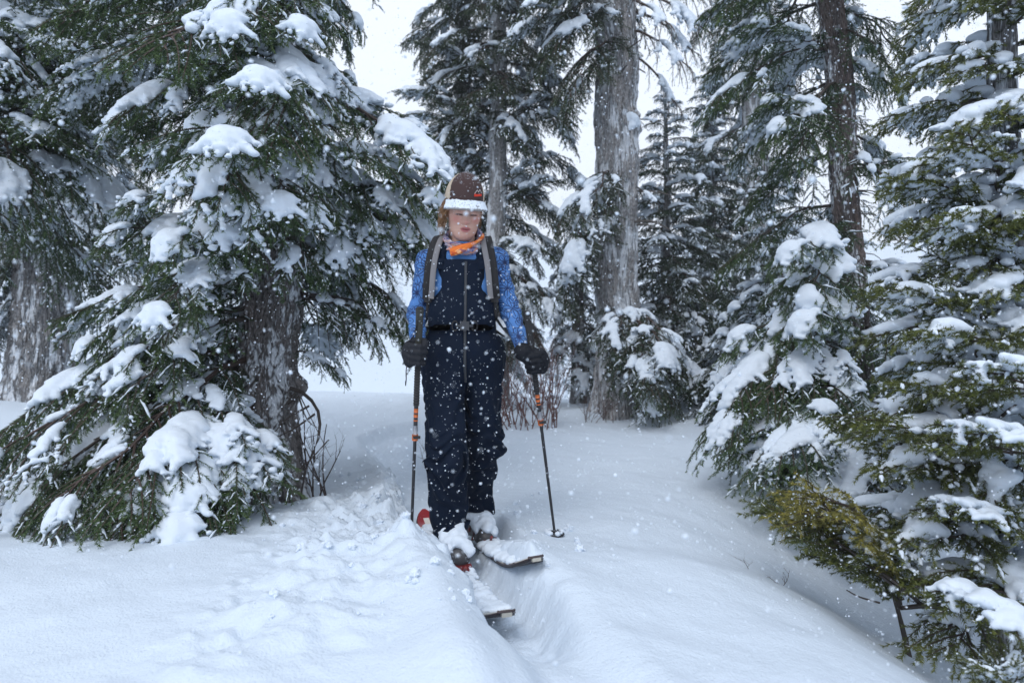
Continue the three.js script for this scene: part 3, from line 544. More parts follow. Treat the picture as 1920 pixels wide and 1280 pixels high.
{ // reddish trunk on the right
  const b = at(1625, 850, 4.6), r = mulberry(1013), g = tree('hemlock_tree', 'conifer with a slim reddish-brown trunk on the right, boughs sweeping low', 'tree', b, { seed: 13, h: 5.2, r0: 0.085, r1: 0.07, bark: barkRed, lean: [-0.075, 0], trunk: { relief: 0.007, plates: 0.012, step: 0.025, sides: 80, flare: 0.3 } });
  clothe(g, KIT.near, r, { n: 46, from: 1.9, to: 4.9, radius: (q, y, a) => lerp(0.85, 1.0, q) * (Math.cos(a) > 0.3 ? 0.65 : 1), snow: pick(0.2, 0.6, 0.18, 0.02), pitch0: -0.25, pitch1: -0.05, keep: (a, y) => !(toCam(a) > 0.3 && y > 1.0 && y < 3.3) });
  clothe(g, KIT.near, r, { n: 18, from: 2.5, to: 4.6, radius: () => 0.55, snow: pick(0.3, 0.55, 0.15, 0), pitch0: -0.4, pitch1: -0.2, keep: (a) => Math.cos(a) > 0.2 });
  clothe(g, KIT.near, r, { n: 22, from: 0.45, to: 1.8, radius: () => 0.8, snow: pick(0.15, 0.6, 0.25, 0), pitch0: -0.2, pitch1: -0.2, keep: (a, y) => toCam(a) < 0.55 || y < 0.8 });
  for (const [y, px, py, d, am] of [[0.95, 1340, 820, 4.1, 0], [0.9, 1380, 830, 4.3, 0], [1.1, 1365, 740, 4.2, 1], [1.15, 1400, 690, 4.4, 1], [1.2, 1370, 660, 4.6, 1], [1.3, 1480, 640, 4.1, 1], [1.0, 1440, 760, 4.0, 1], [0.45, 1440, 860, 3.9, 0], [0.4, 1450, 880, 3.6, 1], [0.35, 1540, 940, 3.5, 1], [0.35, 1600, 960, 3.4, 1], [0.7, 1540, 790, 3.8, 0], [1.4, 1480, 540, 4.4, 1], [2.6, 1440, 270, 4.3, 0], [2.5, 1420, 210, 4.4, 0], [2.1, 1760, 320, 4.5, 0], [2.9, 1400, 60, 4.4, 0], [1.5, 1750, 560, 4.3, 1], [1.3, 1770, 640, 4.2, 1], [1.1, 1760, 740, 4.0, 1]]) reach(g, KIT.near, am, y, at(px, py, d), r);
  const r3 = mulberry(1092);
  for (const [y, px, py, d, am] of [[3.1, 1680, 150, 4.3, -1], [2.75, 1500, 310, 4.3, -1], [2.3, 1680, 400, 4.3, 0], [1.75, 1500, 600, 4.2, 0]]) reach(g, KIT.near, am, y, at(px, py, d), r3);
  const S = new Soup(), c = [0.1, 0.09, 0.08];
  for (let i = 0; i < 26; i++) { const y = 1.5 + 1.7 * r(), a = 2.4 + 2.6 * r() * (r() < 0.5 ? 1 : -1), l = 0.3 + 0.4 * r(), q = curve([V(-0.065 * y, y, 0), V(-0.065 * y + Math.cos(a) * l * 0.5, y - 0.02, -Math.sin(a) * l * 0.5), V(-0.065 * y + Math.cos(a) * l * 0.7 + 0.1 * (r() - 0.5), y - 0.3 * r() - 0.1, -Math.sin(a) * l)], 7); S.tube(q, q.map((_, k) => 0.005 * (1 - k / 8)), 4, c); }
  part('dead_twigs', S.geo(), needleMat, g);
}
{ // the nearest tree, right edge
  const r = mulberry(1015), g = tree('fir_tree', 'near conifer at the right edge with yellow-green tips and thick snow on every bough', 'tree', V(2.16, 0, -2.95), { seed: 15, h: 3.9, r0: 0.075, r1: 0.04, bark: barkThin, lean: [-0.01, 0.0], trunk: { relief: 0.005 } });
  clothe(g, KIT.fir, r, { n: 64, from: 0.45, to: 3.7, radius: (q) => lerp(0.8, 0.36, q), snow: pick(0, 0.3, 0.52, 0.18), pitch0: -0.12, pitch1: 0.1, keep: (a, y, rr) => Math.cos(a) < 0.5 });
  clothe(g, KIT.fir, r, { n: 44, from: 1.3, to: 3.4, radius: (q) => lerp(0.62, 0.45, q), snow: pick(0.1, 0.35, 0.45, 0.1), pitch0: -0.15, pitch1: -0.1, keep: (a) => toCam(a) > 0.1 });
  for (const [y, px, py, d, am] of [[0.5, 1700, 830, 2.7, 1], [0.5, 1720, 1020, 2.5, 1], [0.35, 1770, 1120, 2.4, 1], [0.4, 1840, 1150, 2.2, 2], [0.55, 1800, 960, 2.35, 1], [0.9, 1650, 800, 2.6, 1], [0.8, 1680, 880, 2.6, 1], [1.0, 1720, 720, 2.6, 0], [1.3, 1680, 540, 2.75, 1], [1.5, 1730, 420, 2.7, 0], [1.2, 1770, 620, 2.5, 1], [1.9, 1700, 330, 2.8, 0], [0.7, 1850, 820, 2.2, 1], [0.9, 1880, 700, 2.2, 1], [1.6, 1800, 400, 2.5, 1], [2.0, 1820, 250, 2.5, 1]]) reach(g, KIT.fir, am, y, at(px, py, d), r, 0.18);
  const S = new Soup(), c = [0.035, 0.028, 0.026], limb = (pts, a, b) => { const q = curve(pts, 9); S.tube(q, q.map((_, i) => lerp(a, b, i / 9)), 6, c); };
  const w = (px, py, d) => at(px, py, d).sub(g.position);
  limb([V(0, 0.2, 0), w(1800, 1145, 2.6), w(1745, 1135, 2.55), w(1690, 1140, 2.5)], 0.02, 0.008);
  limb([w(1785, 1145, 2.6), w(1782, 1165, 2.6), w(1785, 1195, 2.6)], 0.012, 0.008);
  limb([w(1730, 1135, 2.55), w(1690, 1100, 2.5), w(1620, 1050, 2.6), w(1560, 1010, 2.7)], 0.009, 0.003);
  limb([w(1700, 1115, 2.52), w(1640, 1070, 2.55), w(1590, 1030, 2.7)], 0.006, 0.002);
  limb([w(1650, 1130, 2.5), w(1610, 1118, 2.5), w(1588, 1106, 2.5)], 0.004, 0.002);
  part('bare_limb', S.geo(), needleMat, g);
}
{ // yellowed low bough thing in front of it
  const r = mulberry(1016), o = { ...NEAR, per: 480, L: 0.6, rise: 0.22, sag: 0.35, spread: 0.55, twigGap: 0.032, twigLen: 0.07, secGap: 0.05, tip: [0.22, 0.195, 0.035], deep: [0.06, 0.07, 0.02], pale: 0.6, frost: 0.05 };
  const kit = [makeBough(701, o), makeBough(702, { ...o, L: 0.45 })], green = KIT.fir;
  const b = at(1690, 1065, 2.75), g = thing('conifer_shrub', 'low shrub with yellowed needles poking out of the snow at lower right', 'shrub', V(b.x, ground(b.x, b.z), b.z));
  g.userData.lean = [0, 0];
  const S = new Soup(), stem = curve([V(0.05, -0.1, 0), V(0, 0.12, 0), V(-0.06, 0.3, 0.02)], 8); S.tube(stem, stem.map((_, i) => 0.014 - 0.001 * i), 6, [0.05, 0.04, 0.035]); part('stem', S.geo(), needleMat, g);
  for (const [px, py, d, k, am] of [[1490, 930, 2.65, kit, -1], [1520, 960, 2.6, kit, -1], [1480, 975, 2.6, kit, -1], [1560, 985, 2.7, kit, 0], [1600, 1000, 2.6, green, 1], [1640, 1020, 2.55, green, 1], [1420, 970, 2.85, green, -1], [1450, 945, 2.9, green, -1], [1530, 1050, 2.65, green, -1], [1640, 1060, 2.5, green, 0]]) reach(g, k, am, 0.18 + 0.1 * r(), at(px, py, d), r, 0.25);
}
{ const r = mulberry(1017), b = at(1890, 1275, 2.15), g = thing('conifer_shrub', 'small snow-dusted conifer sprig in the bottom right corner', 'shrub', V(b.x, ground(b.x, b.z), b.z)); g.userData.lean = [0, 0];
  const S = new Soup(), st = curve([V(0, -0.05, 0), V(0.02, 0.1, 0), V(0.06, 0.2, 0)], 5); S.tube(st, st.map(() => 0.008), 5, [0.05, 0.04, 0.035]); part('stem', S.geo(), needleMat, g);
  for (const [px, py, d, am] of [[1810, 1255, 2.1, 0], [1840, 1215, 2.2, -1], [1900, 1205, 2.2, 0], [1930, 1250, 2.05, 1], [1860, 1280, 2.0, 0]]) reach(g, KIT.fir, am, 0.08, at(px, py, d), r, 0.3);
}
// farther trees fading into the falling snow
[[1053, 640, 30, 9.0, 1.3], [1000, 640, 21, 5.2, 2.0], [1045, 660, 17, 3.0, 1.5], [1110, 660, 22, 4.5, 1.3], [640, 640, 75, 8, 2.4], [735, 640, 80, 7, 2.4], [330, 640, 19, 4.5, 1.4], [250, 640, 23, 6, 1.5], [1750, 640, 26, 6, 2.0], [1850, 640, 21, 5, 1.9], [1690, 640, 36, 7, 1.8], [1290, 640, 21, 7, 1.4], [1500, 640, 20, 8, 1.5]].forEach(([px, py, d, h, rad], i) => {
  const p = at(px, py, d), where = ['with its narrow tip beside the pale slender conifer\'s right side', 'behind the skier\'s left shoulder', 'low behind the skier\'s left hand', 'behind the thick grey trunk', 'left one of two on the far slope left of the skier', 'right one of two on the far slope left of the skier', 'showing through gaps of the big left conifer', 'seen beside the old left trunk', 'in the gap right of the reddish trunk', 'behind the near right-edge conifer', 'tall behind the reddish trunk\'s right boughs', 'tall behind the two pointed conifers', 'tall behind the straight grey trunk'][i];
  const r = mulberry(2000 + i), g = tree('distant_conifer', 'pale far-off conifer ' + where, 'tree', p, { seed: 20 + i, h, r0: 0.05 + h * 0.014, r1: 0.02, bark: barkThin, trunk: { step: 0.3, sides: 12, relief: 0.004 }, group: 'conifers fading into the snowfall' });
  clothe(g, KIT.far, r, { n: Math.round(20 + h * 3.2), from: h * 0.06, to: h * 0.985, radius: (q) => rad * Math.pow(1 - q, 0.8) + 0.15, snow: pick(0, 0.2, 0.5, 0.3), pitch0: -0.3, pitch1: 0.4 });
});

// bare shrubs and twigs sticking out of the snow
function bareShrub(name, label, base, seed, o) {
  const r = mulberry(seed), g = thing(name, label, 'shrub', V(base.x, ground(base.x, base.z), base.z));
  for (let s = 0; s < o.stems; s++) {
    const S = new Soup();
    const grow = (P, D, len, rad, depth) => {
      const n = 5, pts = [P.clone()]; const d = D.clone();
      for (let i = 0; i < n; i++) { d.x += (r() - 0.5) * o.kink; d.y += (r() - 0.5) * o.kink + 0.03; d.z += (r() - 0.5) * o.kink; d.normalize(); pts.push(pts[i].clone().addScaledVector(d, len / n)); }
      S.tube(pts, pts.map((_, i) => rad * (1 - 0.55 * i / n)), depth ? 4 : 5, o.col);
      if (depth < 3) for (let i = 1; i <= n; i++) if (r() < o.fork) { const e = d.clone().add(V((r() - 0.5) * 1.7, (r() - 0.35) * 0.9, (r() - 0.5) * 1.7)).normalize(); grow(pts[i], e, len * (0.35 + 0.35 * r()), rad * (0.85 - 0.13 * i), depth + 1); }
    };
    const a = r() * 6.28, q = o.spread * (0.2 + r());
    grow(V((r() - 0.5) * 0.1 * o.wide, -0.03, (r() - 0.5) * 0.1 * o.wide), V(Math.cos(a) * q + (o.tilt ?? 0), 1, Math.sin(a) * q * 0.6).normalize(), o.h * (0.6 + 0.5 * r()), o.rad, 0);
    part('stem', S.geo(), needleMat, g);
  }
  return g;
}
bareShrub('bare_shrub', 'leafless dark-stemmed shrub growing beside the foot of the thick brown trunk', at(600, 925, 4.15), 31, { stems: 5, h: 0.6, rad: 0.006, spread: 0.28, kink: 0.35, fork: 0.6, wide: 1.2, col: [0.05, 0.036, 0.034] });
bareShrub('bare_shrub', 'thicket of thin reddish twigs behind the skier\'s left hand pole', at(985, 785, 7.2), 32, { stems: 44, h: 0.8, rad: 0.0065, spread: 0.6, kink: 0.35, fork: 0.5, wide: 7, col: [0.12, 0.055, 0.048] });
bareShrub('bare_shrub', 'reddish twigs at the snowy foot of the thick grey trunk', at(1125, 785, 7.6), 36, { stems: 14, h: 0.35, rad: 0.004, spread: 0.6, kink: 0.4, fork: 0.5, wide: 3.5, col: [0.08, 0.045, 0.04] });
bareShrub('bare_twigs', 'few bare twigs poking out of the snow between pole and skier\'s knee', at(790, 838, 5.4), 33, { stems: 6, h: 0.17, rad: 0.0022, spread: 0.7, kink: 0.3, fork: 0.5, wide: 1.6, col: [0.12, 0.1, 0.09] });
bareShrub('bare_twigs', 'thin bent twigs poking out of the snow left of the yellowed shrub', at(1440, 1010, 3.0), 34, { stems: 5, h: 0.13, rad: 0.002, spread: 0.9, kink: 0.5, fork: 0.5, wide: 3, col: [0.06, 0.045, 0.045] });

// ---------------------------------------------------------------- the skier
const PX = -0.226, PZ = -3.1;
// a field of tapered capsules joined smoothly; bones [ax,ay,az, bx,by,bz, ra, rb, squash]
function capsule(b, x, y, z) {
  const [ax, ay, az, bx, by, bz, ra, rb, sq = 1] = b, ex = bx - ax, ey = by - ay, ez = bz - az;
  const t = clamp(((x - ax) * ex + (y - ay) * ey + (z - az) * ez) / (ex * ex + ey * ey + ez * ez + 1e-9), 0, 1);
  const dx = x - ax - ex * t, dy = y - ay - ey * t, dz = (z - az - ez * t) / sq;
  return Math.hypot(dx, dy, dz) - lerp(ra, rb, t);
}
const smin = (a, b, k) => { const h = Math.max(k - Math.abs(a - b), 0) / k; return Math.min(a, b) - h * h * k * 0.25; };
function skin(fn, lo, hi, h) {
  const n = hi.map((v, c) => Math.ceil((v - lo[c]) / h) + 1), F = new Float32Array(n[0] * n[1] * n[2]);
  for (let k = 0, o = 0; k < n[2]; k++) for (let j = 0; j < n[1]; j++) for (let i = 0; i < n[0]; i++) F[o++] = -fn(lo[0] + i * h, lo[1] + j * h, lo[2] + k * h);
  return surfaceNets(F, ...n, ...lo, h);
}
const bonesField = (bones, k) => (x, y, z) => { let d = 1e9; for (const b of bones) d = d > 1e8 ? capsule(b, x, y, z) : smin(d, capsule(b, x, y, z), k); return d; };
// joints, in metres, x to the right of the picture, z towards the camera
const J = {
  hipL: [-0.31, 0.9, -3.1], hipR: [-0.142, 0.91, -3.12], kneeL: [-0.284, 0.48, -2.94], kneeR: [-0.132, 0.51, -3.13], ankL: [-0.27, 0.1, -3.03], ankR: [-0.166, 0.11, -3.3],
  shL: [-0.385, 1.34, -3.11], shR: [-0.07, 1.352, -3.13], elL: [-0.432, 1.1, -3.12], elR: [-0.008, 1.115, -3.11], wrL: [-0.405, 0.955, -2.92], wrR: [0.058, 0.925, -2.98],
};
const seg = (a, b, ra, rb, sq) => [...a, ...b, ra, rb, sq];
const cloth = (r, g, b, rough = 0.85, more = {}) => std(r, g, b, rough, more);
const weave = tex(256, 256, (u, v, c) => { c[0] = c[1] = c[2] = 0.5 + 0.25 * Math.sin(u * 6.283 * 64) * Math.sin(v * 6.283 * 64) + 0.2 * tileNoise(u, v, 40); });
weave.repeat.set(6, 6);
const boxUV = (g, s = 1) => { const p = g.attributes.position, n = g.attributes.normal, uv = new Float32Array(p.count * 2); for (let i = 0; i < p.count; i++) { const ax = Math.abs(n.getX(i)) > Math.abs(n.getZ(i)); uv[i * 2] = (ax ? p.getZ(i) : p.getX(i)) * s; uv[i * 2 + 1] = p.getY(i) * s; } g.setAttribute('uv', new THREE.BufferAttribute(uv, 2)); return g; };

// head: own axes, y up along the skull, +z the face, origin between the ears
const HEAD = new THREE.Matrix4().compose(V(-0.215, 1.568, -3.06), new THREE.Quaternion().setFromEuler(new THREE.Euler(0.37, 0.2, -0.03, 'YXZ')), V(1.02, 1.1, 1.04)), HEAD_INV = HEAD.clone().invert();
const sph = (x, y, z, cx, cy, cz, rx, ry, rz) => { const k = Math.hypot((x - cx) / rx, (y - cy) / ry, (z - cz) / rz); return (k - 1) * Math.min(rx, ry, rz); };
function headField(x, y, z) {
  const ax = Math.abs(x);
  let d = sph(x, y, z, 0, 0.035, -0.018, 0.072, 0.088, 0.096);
  d = smin(d, sph(x, y, z, 0, -0.03, 0.022, 0.055, 0.08, 0.066), 0.04);
  d = smin(d, sph(x, y, z, 0, -0.088, 0.05, 0.026, 0.022, 0.026), 0.045); // chin
  d = smin(d, sph(ax, y, z, 0.04, -0.018, 0.052, 0.021, 0.02, 0.022), 0.03); // cheeks
  d = smin(d, sph(ax, y, z, 0.038, -0.062, 0.012, 0.018, 0.026, 0.03), 0.03); // jaw
  d = smin(d, sph(x, y, z, 0, 0.03, 0.068, 0.05, 0.014, 0.016), 0.02); // brow
  d = -smin(-d, sph(ax, y, z, 0.032, 0.008, 0.096, 0.02, 0.014, 0.016), 0.016); // sockets
  d = smin(d, sph(ax, y, z, 0.031, 0.006, 0.07, 0.0155, 0.0115, 0.0125), 0.005); // lowered lids
  d = smin(d, capsule([0, 0.016, 0.08, 0, -0.026, 0.1, 0.008, 0.0115], x, y, z), 0.016); // nose
  d = smin(d, sph(ax, y, z, 0.011, -0.03, 0.09, 0.0085, 0.007, 0.01), 0.008);
  d = smin(d, sph(x, y, z, 0, -0.0555, 0.078, 0.024, 0.0065, 0.0125), 0.008); // lips
  d = smin(d, sph(x, y, z, 0, -0.0665, 0.077, 0.02, 0.007, 0.0125), 0.008);
  d = -smin(-d, sph(x, y, z, 0, -0.0608, 0.094, 0.024, 0.0016, 0.01), 0.003);
  d = smin(d, sph(ax, y, z, 0.071, -0.005, -0.01, 0.009, 0.03, 0.019), 0.01); // ears
  d = smin(d, capsule([0, -0.06, -0.03, 0, -0.17, -0.045, 0.052, 0.056], x, y, z), 0.03); // neck
  return d;
}
const skinMat = new THREE.MeshPhysicalMaterial({ color: 0xffffff, vertexColors: true, roughness: 0.5, sheen: 0.2, sheenRoughness: 0.5, sheenColor: new THREE.Color(1, 0.8, 0.75) });
skinMat.name = 'skin';
const person = new THREE.Group(); person.name = 'person';
{
  const head = skin(headField, [-0.11, -0.19, -0.14], [0.11, 0.15, 0.14], 0.003);
  const p = head.attributes.position, col = new Float32Array(p.count * 3);
  for (let i = 0; i < p.count; i++) {
    const x = p.getX(i), y = p.getY(i), z = p.getZ(i), ax = Math.abs(x);
    let c = [0.62, 0.37, 0.285]; const mix = (t, w) => { c = c.map((v, k) => lerp(v, t[k], clamp(w, 0, 1))); };
    const g = (cx, cy, rx, ry) => z > 0.03 ? Math.exp(-(((ax - cx) / rx) ** 2) - ((y - cy) / ry) ** 2) : 0;
    mix([0.58, 0.2, 0.16], 0.75 * g(0.043, -0.022, 0.02, 0.018)); mix([0.55, 0.2, 0.17], 0.65 * g(0, -0.03, 0.012, 0.012)); mix([0.6, 0.3, 0.24], 0.4 * g(0, -0.09, 0.03, 0.02));
    mix([0.42, 0.12, 0.12], 0.95 * sstep(1.15, 0.75, Math.hypot(x / 0.023, (y + 0.061) / 0.0115)) * (z > 0.06 ? 1 : 0)); mix([0.2, 0.06, 0.06], 0.55 * sstep(1.2, 0.5, Math.hypot(x / 0.022, (y + 0.0608) / 0.0022)) * (z > 0.06 ? 1 : 0));
    mix([0.05, 0.025, 0.02], 0.95 * sstep(1.25, 0.7, Math.hypot((ax - 0.031) / 0.017, (y + 0.0035 + 0.09 * (ax - 0.031) ** 2 * 60) / 0.0034)) * (z > 0.05 ? 1 : 0)); // lashes
    mix([0.46, 0.22, 0.17], 0.5 * g(0.031, 0.009, 0.014, 0.006)); mix([0.19, 0.1, 0.055], 0.85 * sstep(1.2, 0.6, Math.hypot((ax - 0.034) / 0.02, (y - 0.031 + 0.12 * Math.abs(ax - 0.03)) / 0.0042)) * (z > 0.05 ? 1 : 0));
    col.set(c, i * 3);
  }
  head.setAttribute('color', new THREE.BufferAttribute(col, 3)); head.applyMatrix4(HEAD);
  const B = [seg([PX, 1.3, PZ], [PX, 0.95, PZ], 0.1, 0.11, 0.75), seg([-0.33, 1.33, -3.12], [-0.12, 1.33, -3.12], 0.036, 0.036), seg([PX, 1.33, -3.11], [-0.222, 1.47, -3.1], 0.06, 0.052), seg(J.hipL, J.hipR, 0.08, 0.08),
    seg(J.shL, J.elL, 0.033, 0.027), seg(J.elL, J.wrL, 0.027, 0.02), seg(J.shR, J.elR, 0.033, 0.027), seg(J.elR, J.wrR, 0.027, 0.02), seg(J.hipL, J.kneeL, 0.062, 0.036), seg(J.kneeL, J.ankL, 0.036, 0.03), seg(J.hipR, J.kneeR, 0.062, 0.036), seg(J.kneeR, J.ankR, 0.036, 0.03)];
  const body = skin(bonesField(B, 0.035), [-0.52, 0.05, -3.4], [0.12, 1.5, -2.84], 0.014);
  body.setAttribute('color', new THREE.BufferAttribute(new Float32Array(body.attributes.position.count * 3).map((_, i) => [0.62, 0.37, 0.285][i % 3]), 3));
  const whole = mergeGeometries([head, body]);
  const m = new THREE.Mesh(whole, skinMat); m.name = 'person'; m.castShadow = m.receiveShadow = true;
  scene.add(m); Object.assign(person, { self: m });
}
const me = person.self;
tag(me, 'person in blue patterned shirt and dark bib overalls looking down at skis in falling snow', 'person');

// shirt with a drawn flower pattern on the sleeves
function flowerTexture() {
  const c = document.createElement('canvas'); c.width = 512; c.height = 1024; const x = c.getContext('2d'), r = mulberry(5);
  x.fillStyle = '#4a79b6'; x.fillRect(0, 0, 512, 1024); x.strokeStyle = '#14264f'; x.lineCap = 'round';
  for (let i = 0; i < 40; i++) {
    const cx = (i * 0.618 % 1) * 512, cy = (i + r()) / 40 * 1024, s = 58 + 34 * r(), a0 = r() * 6.28;
    for (const ox of [-512, 0, 512]) {
      x.save(); x.translate(cx + ox, cy); x.rotate(a0); x.lineWidth = 5;
      const n = 4 + (i % 3);
      for (let k = 0; k < n; k++) { x.rotate(6.283 / n * (i % 2 ? 1 : 0.55)); x.beginPath(); x.moveTo(0, 0); x.bezierCurveTo(s * 0.45, -s * 0.5, s * 0.9, -s * 0.3, s, 0); x.bezierCurveTo(s * 0.9, s * 0.3, s * 0.45, s * 0.45, 0, 0); x.moveTo(s * 0.15, 0); x.lineTo(s * 0.75, 0); x.stroke(); }
      x.beginPath(); x.moveTo(0, 0); x.quadraticCurveTo(-s * 0.6, s * 0.7, -s * 1.5, s * 0.5); x.stroke(); x.restore();
    }
  }
  const t = new THREE.CanvasTexture(c); t.colorSpace = THREE.SRGBColorSpace; t.wrapS = t.wrapT = THREE.RepeatWrapping; t.needsUpdate = true; return t;
}
{
  const folds = (x, y, z, k) => 0.004 * k * n3(x * 9, y * 16, z * 9) + 0.002 * k * n3(x * 24, y * 38, z * 24);
  const sleeve = (sh, el, wr, seed) => {
    const f = bonesField([seg(sh, el, 0.05, 0.041), seg(el, wr, 0.042, 0.031), seg(sh, [lerp(sh[0], PX, 0.55), sh[1] + 0.052, sh[2]], 0.05, 0.042)], 0.03);
    const g = skin((x, y, z) => { const ring = Math.exp(-(((y - el[1]) / 0.07) ** 2)); return f(x, y, z) + folds(x + seed, y, z, 1) + 0.003 * ring * Math.sin((y + 0.4 * z) * 170 + 3 * n3(x * 7, y * 7, z * 7)); }, [Math.min(sh[0], el[0], wr[0]) - 0.09, wr[1] - 0.05, -3.25], [Math.max(sh[0], el[0], wr[0]) + 0.09, sh[1] + 0.09, -2.85], 0.007);
    const p = g.attributes.position, uv = new Float32Array(p.count * 2);
    for (let i = 0; i < p.count; i++) { const y = p.getY(i), t = clamp((sh[1] - y) / (sh[1] - el[1]), 0, 1), t2 = clamp((el[1] - y) / (el[1] - wr[1] + 1e-6), 0, 1), cx = y > el[1] ? lerp(sh[0], el[0], t) : lerp(el[0], wr[0], t2), cz = y > el[1] ? lerp(sh[2], el[2], t) : lerp(el[2], wr[2], t2); uv[i * 2] = Math.atan2(p.getX(i) - cx, p.getZ(i) - cz) / 6.283 + 0.5 + seed; uv[i * 2 + 1] = y * 1.7; }
    g.setAttribute('uv', new THREE.BufferAttribute(uv, 2));
    const flat = g.toNonIndexed(), fu = flat.attributes.uv; // no stretched cloth along the seam
    for (let i = 0; i < fu.count; i += 3) { const u = [0, 1, 2].map((k) => fu.getX(i + k)), hi = Math.max(...u); u.forEach((v, k) => { if (hi - v > 0.5) fu.setX(i + k, v + 1); }); }
    return flat;
  };
  const flower = new THREE.MeshStandardMaterial({ map: flowerTexture(), roughness: 0.85 }); flower.name = 'patterned cloth';
  part('sleeve', sleeve(J.shL, J.elL, J.wrL, 0.02), flower, me); part('sleeve', sleeve(J.shR, J.elR, J.wrR, 0.31), flower, me);
  const torso = bonesField([seg([PX, 1.33, -3.115], [PX, 1.0, PZ], 0.125, 0.125, 0.8), seg([-0.345, 1.338, -3.12], [PX, 1.385, -3.12], 0.055, 0.06, 1.1), seg([-0.105, 1.345, -3.12], [PX, 1.385, -3.12], 0.055, 0.06, 1.1), seg([-0.3, 1.24, -3.11], [-0.15, 1.24, -3.11], 0.1, 0.1, 0.9), seg([PX, 1.36, -3.12], [PX, 1.405, -3.11], 0.09, 0.062)], 0.05);
  part('shirt', boxUV(skin((x, y, z) => Math.max(torso(x, y, z) + folds(x, y, z, 0.8), y - 1.425), [-0.46, 0.9, -3.32], [0.02, 1.53, -2.9], 0.009)), cloth(0.06, 0.17, 0.4, 0.85, { bumpMap: weave, bumpScale: 0.001 }), me);

  // bib overalls: bib and baggy legs, one garment
  const navy = new THREE.MeshPhysicalMaterial({ color: new THREE.Color().setRGB(0.003, 0.0085, 0.022), roughness: 0.75, specularIntensity: 0.25, sheen: 0.15, sheenRoughness: 0.45, sheenColor: new THREE.Color(0.12, 0.24, 0.42), bumpMap: weave, bumpScale: 0.0012 });
  const legL = bonesField([seg(J.hipL, J.kneeL, 0.102, 0.082), seg(J.kneeL, [-0.274, 0.13, -3.01], 0.077, 0.076)], 0.04), legR = bonesField([seg(J.hipR, J.kneeR, 0.1, 0.08), seg(J.kneeR, [-0.165, 0.17, -3.27], 0.074, 0.068)], 0.04);
  const hips = bonesField([seg([-0.28, 0.93, PZ], [-0.17, 0.93, PZ], 0.118, 0.118, 1.0), seg([PX, 0.96, PZ], [PX, 1.33, -3.112], 0.125, 0.135, 0.95), seg([-0.28, 1.1, -3.1], [-0.17, 1.1, -3.1], 0.095, 0.095, 1.1)], 0.06);
  const crease = (x, y, z, kn) => { const w = Math.exp(-(((y - kn + 0.02) / 0.1) ** 2)) + 0.7 * Math.exp(-(((y - 0.19) / 0.07) ** 2)) + 0.4; const ph = y + 0.22 * x + 0.12 * n3(x * 5, y * 3, z * 5); return w * (0.021 * Math.pow(0.5 + 0.5 * Math.sin(ph * 62 + 2.5 * n3(x * 4, y * 4, z * 4 + 7)), 1.5) - 0.007) + 0.011 * n3(x * 6, y * 4, z * 6 + 3) + 0.0022 * n3(x * 25, y * 25, z * 25); };
  const over = (x, y, z) => {
    const l = legL(x, y, z) - crease(x, y, z, 0.47), q = legR(x, y, z) - crease(x + 3, y, z, 0.49), h = hips(x, y, z) + 0.005 * n3(x * 7, y * 5, z * 7) + 0.002 * n3(x * 22, y * 18, z * 22);
    let d = smin(smin(l, q, 0.012), h, 0.06);
    const top = 1.342 - (z < -3.12 ? 0.16 : 0) - 0.02 * Math.abs(x - PX);
    d = Math.max(d, y - top, 0.095 + 0.035 * Math.sin(x * 60) * 0.15 - y + (x > -0.215 ? 0.055 : 0));
    return Math.max(d, (Math.abs(x - PX + 0.005) - lerp(0.13, 0.3, sstep(1.27, 1.1, y))) * (y > 1.02 ? 1 : -1) - (y > 1.02 ? 0 : 9));
  };
  part('bib_overalls', boxUV(skin(over, [-0.46, 0.08, -3.46], [0.02, 1.37, -2.77], 0.0075)), navy, me);
  // shoulder straps of the bib, zip, chest webbing and buckle
  const onFront = (x, y) => { let z = -2.8; for (let i = 0; i < 60; i++) { const d = Math.min(torso(x, y, z), over(x, y, z)); if (d < 0.002) break; z -= Math.max(0.002, d * 0.7); } return z; };
  const ribbon = (pts, w, th, n = 24) => { const c = curve(pts, n), g = smoothTube(c, (t, a) => 1 / Math.hypot(Math.cos(a) / th, Math.sin(a) / (w / 2)), 12, true, V(0, 0.35, 1)); return g; };
  const strapPath = (x0, x1, y0, y1, lift) => { const o = []; for (let i = 0; i <= 6; i++) { const x = lerp(x0, x1, i / 6), y = lerp(y0, y1, i / 6); o.push(V(x, y, onFront(x, y) + lift)); } return o; };
  for (const s of [-1, 1]) {
    const pth = strapPath(PX + s * 0.095, PX + s * 0.082, 1.3, 1.4, 0.007); pth.push(V(PX + s * 0.085, 1.445, -3.12), V(PX + s * 0.09, 1.4, -3.2));
    part('bib_strap', ribbon(pth, 0.058, 0.006), navy, me);
  }
  part('zip', ribbon(strapPath(PX + 0.024, PX + 0.02, 1.33, 0.8, 0.003), 0.012, 0.003, 30), cloth(0.03, 0.034, 0.04, 0.6), me);
  // snow-caked boots
  const boot = (ank, toe, name) => {
    const f = bonesField([seg([ank[0], 0.2, ank[2] - 0.02], [ank[0], 0.085, ank[2]], 0.062, 0.062, 1.05), seg([ank[0], 0.075, ank[2] - 0.02], toe, 0.056, 0.046), seg([ank[0], 0.065, ank[2] - 0.06], [ank[0], 0.07, ank[2]], 0.045, 0.05)], 0.03);
    const g = skin((x, y, z) => Math.max(f(x, y, z), 0.03 - y), [ank[0] - 0.14, 0.01, ank[2] - 0.16], [ank[0] + 0.2, 0.27, ank[2] + 0.3], 0.007);
    const b = part('boot', boxUV(g), cloth(0.05, 0.05, 0.055, 0.45), me);
    const dx = toe[0] - ank[0], dz = toe[2] - ank[2], st = new THREE.BufferGeometry(), gs = [];
